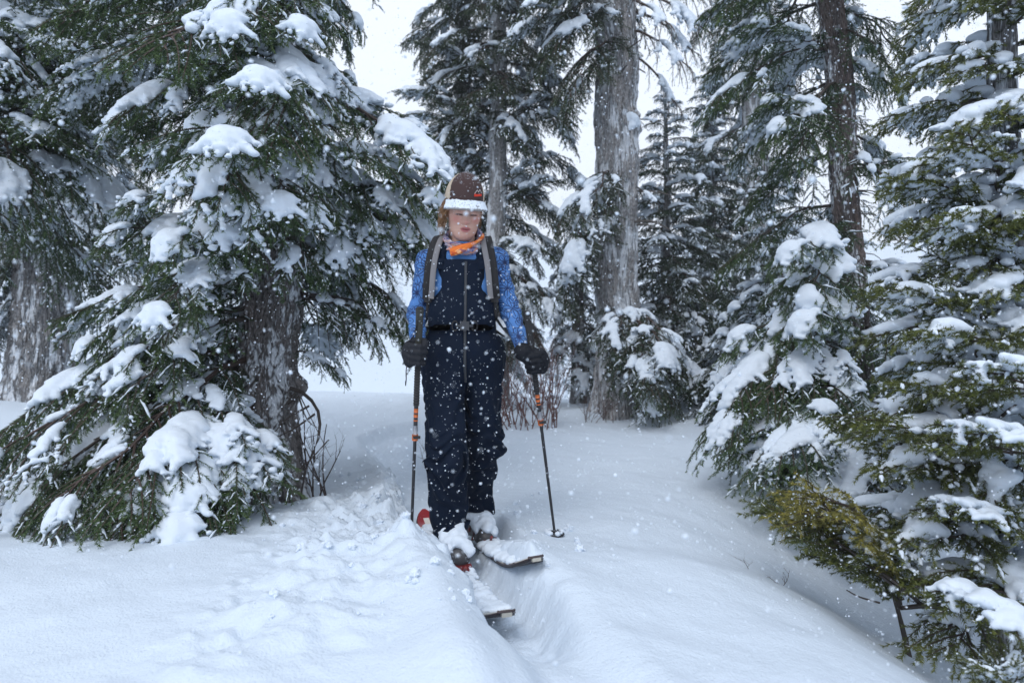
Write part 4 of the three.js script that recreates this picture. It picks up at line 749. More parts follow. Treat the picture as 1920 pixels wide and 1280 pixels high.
    for (const [q, y, w] of [[0.2, 0.14, 0.058], [0.5, 0.11, 0.055], [0.8, 0.085, 0.05]]) { const c = V(ank[0] + dx * q, y - 0.02, ank[2] + dz * q), pts = []; for (let i = 0; i <= 12; i++) { const a = Math.PI * (i / 12), nx = dz / Math.hypot(dx, dz), nz = -dx / Math.hypot(dx, dz); pts.push(V(c.x + nx * Math.cos(a) * w * 1.05, c.y + Math.sin(a) * (w + 0.004), c.z + nz * Math.cos(a) * w * 1.05)); } gs.push(smoothTube(pts, 0.006, 6)); }
    part('buckle_straps', mergeGeometries(gs), cloth(0.12, 0.02, 0.02, 0.5), b);
    const r = mulberry(name), balls = [];
    for (let i = 0; i < 170; i++) { const q = r(), a = (r() - 0.5) * 2.6, rr = 0.05; const y = lerp(0.17, 0.07, q) + 0.045 * Math.cos(a) * (0.4 + q); if (n2(q * 4, a * 1.5 + name) < 0.02) continue; balls.push([ank[0] + dx * q * 1.05 + Math.sin(a) * rr, y, ank[2] + dz * q * 1.05 + 0.045 * (1 - q) + 0.006, 0.009 + 0.013 * r()]); }
    part('snow', blobs(balls, 0.007, 0.3, 1, 0.22), boughSnow, b);
  };
  boot(J.ankL, [-0.222, 0.075, -2.86], 41); boot(J.ankR, [-0.122, 0.08, -3.12], 42);
}
// cap, hair, neck gaiter
{
  const onHead = (g) => g.applyMatrix4(HEAD);
  const capTop = (x, y, z) => { let d = sph(x, y, z, 0, 0.04, -0.012, 0.087, 0.11, 0.105); return d; };
  const bound = [[-0.11, 0.02, -0.13], [0.11, 0.18, 0.12]];
  const cut = (x, y, z) => { const rim = 0.046 + 0.02 * (z < 0 ? -z * 1.2 : 0) * -1; return Math.max(capTop(x, y, z), rim - y); };
  const frontOnly = (x, y, z) => z - lerp(0.045, -0.008, sstep(0.05, 0.16, y)) + 0.012 * Math.exp(-((x / 0.03) ** 2));
  part('cap_front', onHead(boxUV(skin((x, y, z) => Math.max(cut(x, y, z) - 0.0016, 0.0 - frontOnly(x, y, z)), ...bound, 0.0035))), cloth(0.05, 0.027, 0.026, 0.9, { bumpMap: weave, bumpScale: 0.0008 }), me);
  part('cap_mesh_back', onHead(boxUV(skin((x, y, z) => Math.max(cut(x, y, z), frontOnly(x, y, z) - 0.002), ...bound, 0.0035))), cloth(0.5, 0.42, 0.33, 0.9, { bumpMap: weave, bumpScale: 0.002 }), me);
  part('cap_button', onHead(new THREE.SphereGeometry(0.007, 12, 8).scale(1, 0.6, 1).translate(0, 0.151, -0.012)), cloth(0.05, 0.027, 0.026, 0.9), me);
  // brim: a curved sheet from the rim, with snow frozen on it
  const brim = (lift, th, e0, e1) => {
    const p = [], idx = [], W = 25, H = 9;
    for (const up of [0, 1]) for (let j = 0; j < H; j++) for (let i = 0; i < W; i++) {
      const u = (i / (W - 1) - 0.5) * 2, q = lerp(e0, e1, j / (H - 1)), a = u * 1.22, bx = Math.sin(a) * 0.088, bz = -0.012 + Math.cos(a) * 0.106, ext = q * 0.07 * Math.pow(Math.cos(u * 1.35), 0.6);
      p.push(bx * (1 + 0.17 * q), 0.053 - 0.016 * u * u - 0.026 * q - 0.004 * q * u * u + lift + up * th, bz + ext * 0.97);
    }
    const at2 = (s, j, i) => (s * H + j) * W + i;
    for (let j = 0; j < H - 1; j++) for (let i = 0; i < W - 1; i++) { idx.push(at2(1, j, i), at2(1, j + 1, i), at2(1, j, i + 1), at2(1, j, i + 1), at2(1, j + 1, i), at2(1, j + 1, i + 1), at2(0, j, i), at2(0, j, i + 1), at2(0, j + 1, i), at2(0, j, i + 1), at2(0, j + 1, i + 1), at2(0, j + 1, i)); }
    for (let i = 0; i < W - 1; i++) idx.push(at2(0, H - 1, i), at2(0, H - 1, i + 1), at2(1, H - 1, i), at2(1, H - 1, i), at2(0, H - 1, i + 1), at2(1, H - 1, i + 1));
    for (let j = 0; j < H - 1; j++) for (const i of [0, W - 1]) idx.push(at2(0, j, i), at2(1, j, i), at2(0, j + 1, i), at2(1, j, i), at2(1, j + 1, i), at2(0, j + 1, i));
    const g = new THREE.BufferGeometry(); g.setAttribute('position', new THREE.Float32BufferAttribute(p, 3)); g.setIndex(idx); g.computeVertexNormals(); return g;
  };
  const b = part('cap_brim', onHead(brim(0, 0.003, -0.1, 1)), cloth(0.2, 0.205, 0.215, 0.85), me);
  const r = mulberry(51), balls = [];
  for (let i = 0; i < 1300; i++) { const u = (r() - 0.5) * 1.96, q = r() * 0.88, a = u * 1.22, bx = Math.sin(a) * 0.088, bz = -0.012 + Math.cos(a) * 0.106, ext = q * 0.07 * Math.pow(Math.cos(u * 1.35), 0.6); balls.push([bx * (1 + 0.17 * q), 0.056 - 0.016 * u * u - 0.026 * q - 0.004 * q * u * u + -0.001, bz + ext * 0.93, 0.0019 + 0.0022 * r() ** 2]); }
  part('snow', onHead(blobs(balls, 0.002, 0.36, 1, 0.12)), boughSnow, b);
  const sp = []; for (let i = 0; i < 130; i++) { const a = (r() - 0.5) * 2.6, e = 0.5 + 1.05 * Math.sqrt(r()), cy = Math.sin(e) * 0.111 + 0.04, cr = Math.cos(e); sp.push(new THREE.IcosahedronGeometry(0.0008 + 0.0014 * r() * r(), 1).translate(Math.sin(a) * cr * 0.0885, cy, -0.012 + Math.cos(a) * cr * 0.1065)); }
  const sn = part('snow_specks', onHead(mergeGeometries(sp)), boughSnow, me); tag(sn, null, null, null, 'stuff');
  // emblem on the front: a white mountain outline above a red mark
  const onCap = (x, y) => { const q = 1 - (x / 0.087) ** 2 - ((y - 0.04) / 0.11) ** 2; return -0.012 + 0.105 * Math.sqrt(Math.max(0, q)) + 0.0032; };
  const line = (pts, w) => smoothTube(pts.map(([x, y]) => V(x, y, onCap(x, y))), w, 5);
  const em = [[0.028, 0.0810], [0.034, 0.0880], [0.04, 0.0945], [0.044, 0.0905], [0.047, 0.0860], [0.05, 0.0910], [0.0535, 0.0950], [0.057, 0.0910], [0.061, 0.0840], [0.064, 0.0810]];
  part('emblem_mountains', onHead(line(em, 0.0009)), cloth(0.75, 0.74, 0.72), me);
  const red = []; for (let j = 0; j < 3; j++) red.push(line([[0.027, 0.0775 - j * 0.0026], [0.036, 0.0775 - j * 0.0026], [0.046, 0.0775 - j * 0.0026], [0.056, 0.0772 - j * 0.0026], [0.062, 0.077 - j * 0.0026]], 0.0016)); red.push(line([[0.029, 0.083], [0.032, 0.0805]], 0.0018));
  part('emblem_mark', onHead(mergeGeometries(red)), cloth(0.7, 0.045, 0.02), me);
  // hair: strands gathered low, curling out on the left of the picture
  const hair = [], hr = mulberry(61);
  for (let i = 0; i < 130; i++) {
    const s = hr() < 0.82 ? -1 : 1, y0 = 0.045 - 0.06 * hr(), z0 = 0.03 - 0.1 * hr(), len = (s < 0 ? 0.075 : 0.045) + 0.03 * hr(), w = hr() * 6.28, out = s < 0 ? 0.012 + 0.026 * hr() : 0.004, pts = [];
    for (let k = 0; k <= 6; k++) { const q = k / 6; pts.push(V(s * (0.07 + out * Math.sin(q * 2.2) + 0.006 * Math.sin(w + q * 7)), y0 - len * q, z0 + 0.012 * q + 0.007 * Math.cos(w + q * 7))); }
    hair.push(smoothTube(curve(pts, 10), (t) => 0.0017 * (1 - 0.7 * t), 4, false));
  }
  part('hair', onHead(mergeGeometries(hair)), cloth(0.25, 0.135, 0.062, 0.6), me);
  // gaiter: two crumpled rolls of printed cloth round the neck
  const gt = document.createElement('canvas'); gt.width = 512; gt.height = 128; const gx = gt.getContext('2d'), gr = mulberry(71);
  gx.fillStyle = '#8b86a0'; gx.fillRect(0, 0, 512, 128);
  for (let i = 0; i < 150; i++) { gx.strokeStyle = ['#b7b3c4', '#5f5a86', '#d98a5a', '#8a4f6e', '#a9a4b5', '#44557f', '#c6a9a0', '#7d6a8c'][Math.floor(gr() * 8)]; gx.lineWidth = 2 + 6 * gr(); const x0 = gr() * 512, y0 = gr() * 128; gx.beginPath(); gx.moveTo(x0, y0); gx.bezierCurveTo(x0 + 30, y0 - 20, x0 + 60, y0 + 30, x0 + 60 + 60 * gr(), y0 + 40 * (gr() - 0.5)); gx.stroke(); }
  const gtx = new THREE.CanvasTexture(gt); gtx.colorSpace = THREE.SRGBColorSpace; gtx.wrapS = gtx.wrapT = THREE.RepeatWrapping; gtx.repeat.set(2, 1); gtx.needsUpdate = true;
  const oc = document.createElement('canvas'); oc.width = 256; oc.height = 128; const ox = oc.getContext('2d'); ox.fillStyle = '#d9702c'; ox.fillRect(0, 0, 256, 128);
  for (let i = 0; i < 46; i++) { ox.strokeStyle = ['#ee9a55', '#b9502a', '#c98a7a', '#f0b27a', '#8d5a6a'][Math.floor(gr() * 5)]; ox.lineWidth = 3 + 7 * gr(); const x0 = gr() * 256, y0 = gr() * 128; ox.beginPath(); ox.moveTo(x0, y0); ox.bezierCurveTo(x0 + 20, y0 + 30, x0 + 40, y0 - 20, x0 + 70, y0 + 20 * gr()); ox.stroke(); }
  const otx = new THREE.CanvasTexture(oc); otx.colorSpace = THREE.SRGBColorSpace; otx.wrapS = otx.wrapT = THREE.RepeatWrapping; otx.repeat.set(1, 5); otx.needsUpdate = true;
  const gaiterMat = new THREE.MeshStandardMaterial({ map: gtx, roughness: 0.9, side: THREE.DoubleSide }); gaiterMat.name = 'printed cloth';
  const collar = (rows, seed) => { // rows of [centre y, centre z, rx, rz, tilt]
    const p = [], uv = [], idx = [], W = 72, sp = rows.length * 6, g = new THREE.BufferGeometry(), pts = rows.map((q) => q);
    for (let j = 0; j <= sp; j++) {
      const q = j / sp * (pts.length - 1), k = Math.min(pts.length - 2, Math.floor(q)), f = sstep(0, 1, q - k), R = pts[k].map((v, c) => lerp(v, pts[k + 1][c], f));
      for (let i = 0; i <= W; i++) { const a = i / W * 6.283185, wr = 0.004 * n3(Math.cos(a) * 2.2, Math.sin(a) * 2.2, j * 0.3 + seed) + 0.0032 * Math.sin(j * 1.1 + 3 * Math.sin(a + seed)); p.push(-0.222 + Math.sin(a) * (R[2] + wr), R[0] - R[4] * Math.cos(a) + 0.006 * Math.sin(a * 2 + seed), R[1] + Math.cos(a) * (R[3] + wr)); uv.push(i / W, j / sp); }
    }
    for (let j = 0; j < sp; j++) for (let i = 0; i < W; i++) { const a = j * (W + 1) + i; idx.push(a, a + 1, a + W + 1, a + 1, a + W + 2, a + W + 1); }
    g.setAttribute('position', new THREE.Float32BufferAttribute(p, 3)); g.setAttribute('uv', new THREE.Float32BufferAttribute(uv, 2)); g.setIndex(idx); g.computeVertexNormals(); return g;
  };
  const gaiter = part('neck_gaiter', collar([[1.465, -3.1, 0.068, 0.074, 0.06], [1.468, -3.095, 0.082, 0.088, 0.056], [1.448, -3.09, 0.091, 0.096, 0.046], [1.42, -3.09, 0.089, 0.096, 0.026], [1.39, -3.085, 0.082, 0.097, 0.018], [1.375, -3.09, 0.068, 0.084, 0.014]], 3), gaiterMat, me);
  const sash = []; for (let i = 0; i <= 14; i++) { const a = lerp(-0.55, 1.45, i / 14), y = 1.372 + 0.085 * Math.pow((i / 14), 1.4); sash.push(V(-0.222 + Math.sin(a) * 0.092, y, -3.09 + Math.cos(a) * 0.101)); }
  part('gaiter_fold', smoothTube(curve(sash, 40), (t, a) => 1 / Math.hypot(Math.cos(a) / (0.017 + 0.005 * Math.sin(t * 7) - 0.008 * t), Math.sin(a) / 0.006), 16), new THREE.MeshStandardMaterial({ map: otx, roughness: 0.9 }), gaiter);
  tag(me.children[me.children.length - 1], 'orange fold of the neck gaiter');
}
// gloves: palm, four fingers curled round the grip, thumb on top
function glove(wrist, grip, dir, side, seed) {
  const up = dir.clone().normalize(), c = grip, out = V(side, 0, 0).addScaledVector(up, -up.x * side).normalize(), fwd = V().crossVectors(up, out).normalize(); if (fwd.z < 0) fwd.negate();
  const P = (u, o, f) => c.clone().addScaledVector(up, u).addScaledVector(out, o).addScaledVector(fwd, f), bones = [];
  const bone = (a, b, ra, rb) => bones.push([a.x, a.y, a.z, b.x, b.y, b.z, ra, rb]);
  const w = V(...wrist); bone(w, P(0.0, 0.035, -0.012), 0.034, 0.034); bone(P(0.03, 0.036, -0.005), P(-0.04, 0.036, -0.004), 0.023, 0.021);
  const hand = bonesField(bones, 0.03), fingers = [];
  for (let i = 0; i < 4; i++) { const u = 0.036 - i * 0.0235, k = [0.95, 1.06, 1.0, 0.84][i], f = []; let q = [P(u, 0.036, 0.014), P(u - 0.002, 0.022, 0.036 * k), P(u - 0.004, -0.008, 0.038 * k), P(u - 0.004, -0.03 * k, 0.016)]; for (let j = 0; j < 3; j++) f.push([q[j].x, q[j].y, q[j].z, q[j + 1].x, q[j + 1].y, q[j + 1].z, 0.0128 - 0.0006 * j, 0.0122 - 0.0006 * j]); fingers.push(bonesField(f, 0.006)); }
  const t = [P(0.024, 0.03, -0.018), P(0.046, 0.006, -0.024), P(0.052, -0.022, -0.004), P(0.044, -0.03, 0.014)], th = []; for (let j = 0; j < 3; j++) th.push([t[j].x, t[j].y, t[j].z, t[j + 1].x, t[j + 1].y, t[j + 1].z, 0.0155 - 0.001 * j, 0.0145 - 0.001 * j]);
  const thumb = bonesField(th, 0.008), cuffA = w.clone().lerp(c, -0.25), cuff = bonesField([[cuffA.x, cuffA.y, cuffA.z, w.x, w.y, w.z, 0.041, 0.036]], 0.01);
  const lo = [Math.min(c.x, w.x) - 0.1, Math.min(c.y, w.y) - 0.1, Math.min(c.z, w.z) - 0.1], hi = [Math.max(c.x, w.x) + 0.1, Math.max(c.y, w.y) + 0.1, Math.max(c.z, w.z) + 0.1];
  const g = skin((x, y, z) => { let d = hand(x, y, z); for (const f of fingers) d = smin(d, f(x, y, z), 0.007); d = smin(d, thumb(x, y, z), 0.01); return smin(d, cuff(x, y, z), 0.012) + 0.0012 * n3(x * 40, y * 40, z * 40 + seed); }, lo, hi, 0.0036);
  part('glove', boxUV(g), new THREE.MeshPhysicalMaterial({ color: new THREE.Color().setRGB(seed === 1 ? 0.016 : 0.006, seed === 1 ? 0.018 : 0.008, seed === 1 ? 0.024 : 0.013), roughness: 0.7, specularIntensity: 0.5, bumpMap: weave, bumpScale: 0.001 }), me);
}

// ---------------------------------------------------------------- ski poles
const poleBlack = cloth(0.02, 0.02, 0.024, 0.4), foam = cloth(0.035, 0.037, 0.033, 0.95), orange = cloth(0.55, 0.13, 0.03, 0.5), alloy = std(0.4, 0.4, 0.42, 0.35, { metalness: 0.7 }), webbing = cloth(0.022, 0.02, 0.028, 0.85), rubber = cloth(0.018, 0.018, 0.02, 0.75);
function pole(top, foot, label, o) {
  const g = thing('ski_pole', label, 'ski pole', foot.clone()), A = top.clone().sub(foot), L = A.length(), U = A.clone().normalize();
  const on = (d) => U.clone().multiplyScalar(L - d); // d metres below the top of the handle
  const rod = (name, d0, d1, r0, r1, mat, n = 2) => { const pts = []; for (let i = 0; i <= n; i++) pts.push(on(lerp(d0, d1, i / n))); return part(name, smoothTube(pts, (t) => typeof r0 === 'function' ? r0(t) : lerp(r0, r1, t), 18), mat, g); };
  const G = rod('grip', 0, o.grip, (t) => 0.0165 - 0.003 * t + 0.002 * Math.exp(-(((t - 0.02) / 0.03) ** 2)) - (t < 0.015 ? 0.004 : 0), 0, o.foam, 40);
  part('grip_cap', new THREE.SphereGeometry(0.0165, 18, 10).scale(1, 0.5, 1).translate(...on(0).toArray()), rubber, G);
  if (o.ring) { const q = rod('label', o.grip - 0.012, o.grip + 0.004, 0.0155, 0.0155, cloth(0.5, 0.32, 0.06, 0.5)); }
  rod('lower_grip', o.grip, o.rib, (t) => 0.0125 + 0.0016 * Math.sin(t * 95), 0, rubber, 110);
  rod('upper_shaft', o.rib - 0.005, o.joint, 0.0092, 0.0088, poleBlack);
  for (const [a, b] of [[0.012, 0.03], [0.036, 0.05], [0.06, 0.066]]) rod('orange_mark', o.rib + a * o.k, o.rib + b * o.k, 0.0095, 0.0095, orange);
  rod('silver_band', o.joint - 0.05, o.joint - 0.012, 0.0096, 0.0096, alloy);
  const c = rod('clamp', o.joint - 0.012, o.joint + 0.014, 0.0135, 0.0125, orange, 4);
  part('clamp_lever', new THREE.BoxGeometry(0.03, 0.012, 0.012).translate(...on(o.joint).add(V(0.008, 0, 0.008)).toArray()), rubber, c);
  rod('lower_shaft', o.joint + 0.005, L, 0.0074, 0.006, poleBlack);
  // basket: hub, rim and spokes, lying on the snow, and the tip below it
  const tip = rod('tip', L - 0.02, L + 0.07, 0.0065, 0.003, alloy), bk = new THREE.TorusGeometry(0.041, 0.0045, 8, 40).rotateX(Math.PI / 2), gs = [bk, new THREE.CylinderGeometry(0.011, 0.014, 0.022, 16)];
  for (let k = 0; k < 4; k++) gs.push(new THREE.BoxGeometry(0.034, 0.004, 0.008).translate(0.025, 0, 0).rotateY(k * Math.PI / 2 + 0.4));
  part('basket', mergeGeometries(gs.map((q) => q.toNonIndexed())).rotateZ(o.tiltB).rotateX(0.12), rubber, g);
  const st = part('strap', mergeGeometries(o.strap.map((p) => { const c = curve(p.map((v) => v.clone().sub(foot)), 24); return smoothTube(c, (t, a) => 1 / Math.hypot(Math.cos(a) / 0.0018, Math.sin(a) / 0.0085), 10); })), webbing, g);
  const r = mulberry(o.seed), bl = []; for (let i = 0; i < 14; i++) { const a = r() * 6.28; bl.push([Math.cos(a) * 0.036, 0.006, Math.sin(a) * 0.036, 0.006 + 0.007 * r()]); } part('snow', blobs(bl, 0.004, 0.3, 1.2, 0.1), boughSnow, g);
  return (d) => on(d).add(foot);
}
const onL = pole(V(-0.385, 1.118, -2.85), V(-0.436, 0.052, -2.93), 'black ski pole held in the gloved hand on the left of the picture', { grip: 0.235, rib: 0.41, joint: 0.545, k: 1.0, foam, tiltB: 0.18, seed: 81, strap: [[V(-0.392, 1.07, -2.838), V(-0.412, 1.0, -2.84), V(-0.432, 0.975, -2.85), V(-0.438, 0.94, -2.87), V(-0.43, 0.91, -2.88)], [V(-0.437, 0.9, -2.86), V(-0.443, 0.86, -2.855), V(-0.443, 0.82, -2.855), V(-0.445, 0.8, -2.855)], [V(-0.445, 0.815, -2.853), V(-0.445, 0.795, -2.853)]] });
const onR = pole(V(0.0645, 1.107, -2.95), V(0.197, 0.096, -3.15), 'black ski pole with orange clamps standing in the snow on the right of the skier', { grip: 0.2, rib: 0.36, joint: 0.5, k: 0.9, foam: rubber, ring: true, tiltB: -0.05, seed: 82, strap: [[V(0.09, 0.9, -2.965), V(0.084, 0.85, -2.965), V(0.087, 0.8, -2.965), V(0.095, 0.785, -2.965)]] });
glove(J.wrL, onL(0.19), onL(0).sub(onL(1)), -1, 1);
glove(J.wrR, onR(0.222), onR(0).sub(onR(1)), 1, 2);

// ---------------------------------------------------------------- skis
function ski(mid, yaw, pitch, label, o) {
  const g = thing('ski', label, 'ski', mid); g.rotation.set(pitch, yaw, o.roll ?? 0, 'YXZ');
  const LF = 0.83, LB = 0.8, N = 70, width = (s) => { const q = s > 0 ? s / LF : -s / LB; let w = 0.047 + (s > 0 ? 0.017 : 0.011) * q * q; const e = s > 0 ? 1 - q : 1 - q; return w * Math.min(1, Math.pow(Math.max(0, e) / 0.14 + 0.02, 0.45)); };
  const lift = (s) => (s > 0.45 ? 0.12 * ((s - 0.45) / 0.38) ** 2.2 * o.rocker : 0) + (s < -0.6 ? 0.05 * ((-s - 0.6) / 0.2) ** 2 : 0);
  const slab = (y0, y1, grow, s0 = -LB, s1 = LF) => {
    const p = [], uv = [], idx = [];
    for (let i = 0; i <= N; i++) { const s = lerp(s0, s1, i / N), w = Math.max(0.001, width(clamp(s, -LB, LF)) + grow), l = lift(s); for (const [x, y] of [[-w, y0], [w, y0], [w, y1], [-w, y1]]) { p.push(x, y + l, s); uv.push(x / 0.13 + 0.5, (s + LB) / (LF + LB)); } }
    for (let i = 0; i < N; i++) for (let k = 0; k < 4; k++) { const a = i * 4 + k, b = i * 4 + (k + 1) % 4; idx.push(a, b, a + 4, b, b + 4, a + 4); }
    const e = N * 4; idx.push(0, 2, 1, 0, 3, 2, e, e + 1, e + 2, e, e + 2, e + 3);
    const q = new THREE.BufferGeometry(); q.setAttribute('position', new THREE.Float32BufferAttribute(p, 3)); q.setAttribute('uv', new THREE.Float32BufferAttribute(uv, 2)); q.setIndex(idx);
    const f = q.toNonIndexed(); f.computeVertexNormals(); return f;
  };
  const c = document.createElement('canvas'); c.width = 128; c.height = 1024; const x = c.getContext('2d'), r = mulberry(o.seed);
  x.fillStyle = '#c9c6bf'; x.fillRect(0, 0, 128, 1024); // canvas top is the tip
  x.fillStyle = '#8e1620'; x.fillRect(0, 905, 128, 119); x.fillStyle = '#d8d4cc'; x.fillRect(48, 905, 30, 70);
  x.strokeStyle = '#3c2a2a'; x.lineWidth = 3; x.beginPath(); x.moveTo(10, 20); x.lineTo(10, 500); x.moveTo(118, 20); x.lineTo(118, 500); x.moveTo(10, 130); x.lineTo(118, 122); x.moveTo(10, 150); x.lineTo(118, 142); x.stroke();
  x.fillStyle = '#77232a'; for (let i = 0; i < 8; i++) x.fillRect(16 + 80 * r(), 180 + 420 * r(), 6 + 10 * r(), 14 + 24 * r());
  x.fillStyle = '#b98a35'; x.fillRect(50, 8, 46, 20);
  const t = new THREE.CanvasTexture(c); t.colorSpace = THREE.SRGBColorSpace; t.needsUpdate = true;
  part('top_sheet', slab(0.002, 0.011, -0.0025), new THREE.MeshPhysicalMaterial({ map: t, roughness: 0.35, clearcoat: 0.5, clearcoatRoughness: 0.3 }), g);
  part('base', slab(-0.006, 0.002, 0), cloth(0.03, 0.027, 0.03, 0.5), g);
  const rim = []; for (const s of [-1, 1]) { const q = []; for (let i = 0; i <= 60; i++) { const z = lerp(-LB, LF, i / 60); q.push(V(s * (width(z) + 0.0005), 0.004 + lift(z), z)); } rim.push(smoothTube(q, 0.003, 5)); }
  rim.push(smoothTube([V(-0.028, 0.006 + lift(LF), LF - 0.004), V(-0.02, 0.007 + lift(LF), LF + 0.004), V(0.02, 0.007 + lift(LF), LF + 0.004), V(0.028, 0.006 + lift(LF), LF - 0.004)], 0.005, 6));
  part('edge', mergeGeometries(rim), cloth(0.045, 0.03, 0.032, 0.4), g);
  // clip of the climbing skin hooked over the tip
  part('skin_clip', new THREE.BoxGeometry(0.034, 0.017, 0.02).translate(0, 0.004 + lift(LF - 0.01), LF - 0.002), std(0.5, 0.47, 0.4, 0.3, { metalness: 0.4 }), g);
  const toe = [new THREE.BoxGeometry(0.05, 0.026, 0.06).translate(0, 0.024, 0.17), new THREE.BoxGeometry(0.085, 0.014, 0.022).translate(0, 0.034, 0.155), new THREE.CylinderGeometry(0.006, 0.006, 0.05, 10).rotateX(0.9).translate(0, 0.04, 0.22)];
  part('toe_binding', mergeGeometries(toe.map((q) => q.toNonIndexed())), cloth(0.16, 0.018, 0.02, 0.45), g);
  part('heel_binding', mergeGeometries([new THREE.BoxGeometry(0.058, 0.05, 0.075).translate(0, 0.036, -0.2), new THREE.CylinderGeometry(0.02, 0.026, 0.03, 16).translate(0, 0.07, -0.19)].map((q) => q.toNonIndexed())), cloth(0.12, 0.02, 0.02, 0.45), g);
  const balls = [];
  for (let i = 0; i < o.snowN; i++) { const z = lerp(o.snow0, o.snow1, r()), w = width(z) * 0.82; const k = fbm2(z * 4 + o.seed, 2, 2) + 0.5; if (r() > k + 0.25) continue; balls.push([(r() * 2 - 1) * w, 0.013 + lift(z) + 0.004, z, (0.009 + 0.02 * r() * r()) * o.fat]); }
  part('snow', blobs(balls, 0.006, 0.3, 1.4, 0.18), boughSnow, g);
  return g;
}
ski(V(-0.255, 0.012, -2.975), 0.29, -0.012, 'front ski pushing through the deep trench towards the camera', { seed: 91, rocker: 0.75, snowN: 760, snow0: -0.6, snow1: 0.7, fat: 0.9 });
ski(V(-0.158, 0.03, -3.255), 0.31, -0.11, 'rear ski with its blunt tip lifted above the snow right of the skier\'s feet', { seed: 92, rocker: 0.6, snowN: 700, snow0: -0.2, snow1: 0.66, fat: 1.15, roll: 0.06 });

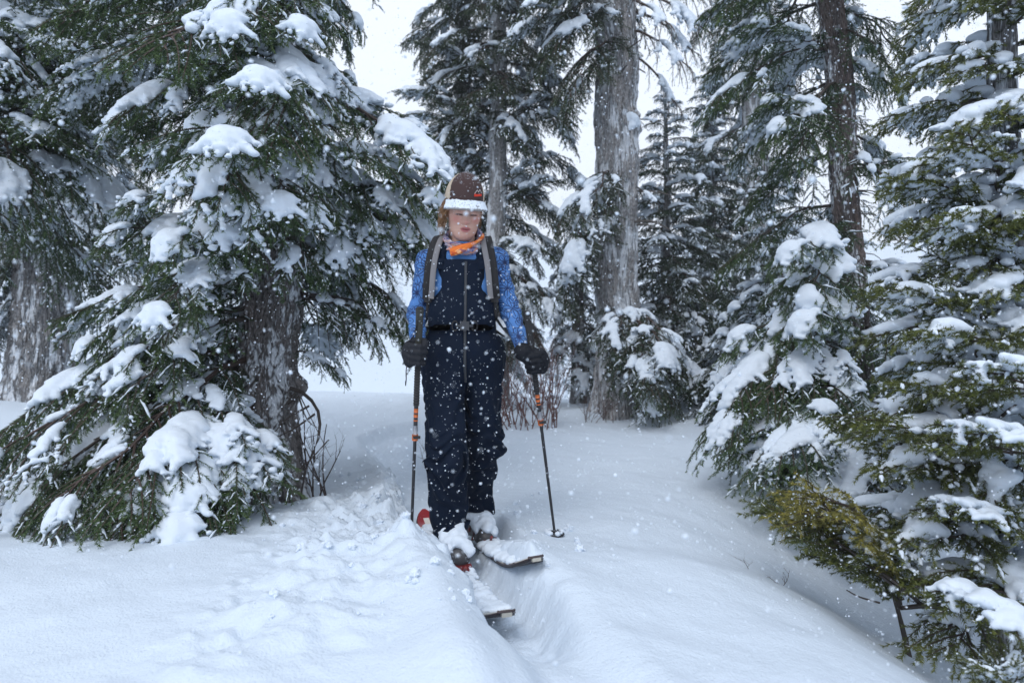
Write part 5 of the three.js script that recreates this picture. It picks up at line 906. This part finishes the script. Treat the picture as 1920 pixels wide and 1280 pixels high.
// ---------------------------------------------------------------- backpack worn by the skier
{
  const g = thing('backpack', 'black backpack with grey-faced shoulder straps and a buckled waist belt', 'backpack', V(PX, 1.0, -3.3));
  const o = V(PX, 1.0, -3.3), rel = (pts) => pts.map((p) => p.clone().sub(o)), black = cloth(0.012, 0.012, 0.015, 0.8, { bumpMap: weave, bumpScale: 0.001 }), grey = cloth(0.2, 0.195, 0.205, 0.85, { bumpMap: weave, bumpScale: 0.001 });
  const bag = skin((x, y, z) => { const qx = Math.abs(x) - 0.085, qy = Math.abs(y - 0.16) - 0.17, qz = Math.abs(z + 0.05) - 0.03; return Math.hypot(Math.max(qx, 0), Math.max(qy, 0), Math.max(qz, 0)) + Math.min(Math.max(qx, qy, qz), 0) - 0.06 + 0.006 * n3(x * 9, y * 9, z * 9); }, [-0.18, -0.1, -0.17], [0.18, 0.42, 0.07], 0.012);
  part('bag', boxUV(bag), black, g);
  const shirtF = bonesField([seg([PX, 1.33, -3.115], [PX, 1.0, PZ], 0.128, 0.128, 0.8), seg(J.shL, J.shR, 0.06, 0.06, 1.1), seg([-0.3, 1.24, -3.11], [-0.15, 1.24, -3.11], 0.103, 0.103, 0.9), seg([PX, 0.96, PZ], [PX, 1.33, -3.112], 0.127, 0.137, 0.95), seg([-0.28, 1.1, -3.1], [-0.17, 1.1, -3.1], 0.098, 0.098, 1.1)], 0.05);
  const front = (x, y) => { let z = -2.8; for (let i = 0; i < 80; i++) { const d = shirtF(x, y, z); if (d < 0.001) break; z -= Math.max(0.0015, d * 0.7); } return z; };
  const rib = (pts, w, th, n = 36) => smoothTube(curve(pts, n), (t, a) => 1 / Math.hypot(Math.cos(a) / th, Math.sin(a) / (w / 2)), 14, true, V(0, 0.35, 1));
  for (const s of [-1, 1]) {
    const path = (dx, lift) => [[0.088, 1.44, -3.2], [0.1, 1.443, -3.12], [0.112, 1.4], [0.124, 1.34], [0.132, 1.28], [0.137, 1.22], [0.142, 1.17]].map(([x, y, z]) => { const X = PX + s * (x + dx); return V(X, y + (z ? lift : 0), z ?? front(X, y) + lift); });
    const pad = part('shoulder_strap', rib(rel(path(0.006, 0.006)), 0.07, 0.009), black, g);
    part('grey_facing', rib(rel(path(-0.01, 0.0135)), 0.034, 0.004), grey, pad);
    const low = [[0.15, 1.175], [0.152, 1.13], [0.156, 1.08], [0.165, 1.0]].map(([x, y]) => V(PX + s * x, y, front(PX + s * x, y) + 0.004));
    part('strap_webbing', rib(rel(low), 0.022, 0.002), black, g);
    part('strap_slider', new THREE.BoxGeometry(0.032, 0.02, 0.008).translate(...low[0].clone().add(V(0, -0.01, 0.006)).sub(o).toArray()), rubber, g);
    const hip = [0.2, 0.17, 0.13, 0.085, 0.045].map((x) => { const y = 1.04 + 0.1 * (0.2 - x) * 0.12; return V(PX + s * x, y, x > 0.19 ? -3.12 : front(PX + s * x, y) + 0.008); });
    part('waist_belt', rib(rel(hip), 0.036, 0.004), black, g);
    part('belt_loop', new THREE.TorusGeometry(0.017, 0.003, 6, 20).scale(0.75, 1.2, 1).translate(PX + s * 0.042 + 0.02 - o.x, 1.048 - o.y, front(PX + s * 0.042, 1.048) + 0.012 - o.z), rubber, g);
  }
  const bz = front(PX + 0.02, 1.048) + 0.014, bk = [new THREE.BoxGeometry(0.04, 0.038, 0.012), new THREE.BoxGeometry(0.075, 0.01, 0.007), new THREE.BoxGeometry(0.012, 0.05, 0.008)];
  part('belt_buckle', mergeGeometries(bk.map((q) => q.toNonIndexed())).translate(PX + 0.02 - o.x, 1.048 - o.y, bz - o.z), cloth(0.035, 0.038, 0.045, 0.4), g);
}

// ---------------------------------------------------------------- falling snow
{
  const r = mulberry(99), list = [];
  const add = (n, z0, z1, pw, big = 1) => { for (let i = 0; i < n; i++) { const d = z0 + (z1 - z0) * Math.pow(r(), pw), hw = d * 0.86 + 0.4, hh = d * 0.58 + 0.3; list.push([(r() * 2 - 1) * hw, 0.98 + (r() * 2 - 1) * hh, -d, big * 0.0006 + big * 0.0019 * Math.pow(r(), 2.6)]); } };
  add(900, 0.55, 1.1, 0.7); add(1100, 0.7, 1.7, 0.7, 1.9); add(40000, 1.0, 3.1, 0.6); add(45000, 3, 9, 0.6);
  const keep = list.filter(([x, y, z]) => y > ground(x, z) + 0.01);
  const ball = new THREE.IcosahedronGeometry(1, 1), M = new THREE.Matrix4(), Q = new THREE.Quaternion(), m = new THREE.InstancedMesh(ball, boughSnow, keep.length);
  keep.forEach(([x, y, z, s], i) => { Q.setFromEuler(new THREE.Euler(r() * 6, r() * 6, r() * 6)); M.compose(V(x, y, z), Q, V(s, s * (0.6 + 0.6 * r()), s * (0.6 + 0.8 * r()))); m.setMatrixAt(i, M); });
  m.name = 'snowflakes'; scene.add(m); tag(m, 'white snowflakes falling through the whole clearing', 'snowflakes', null, 'stuff');
}
renderer.render(scene, camera);
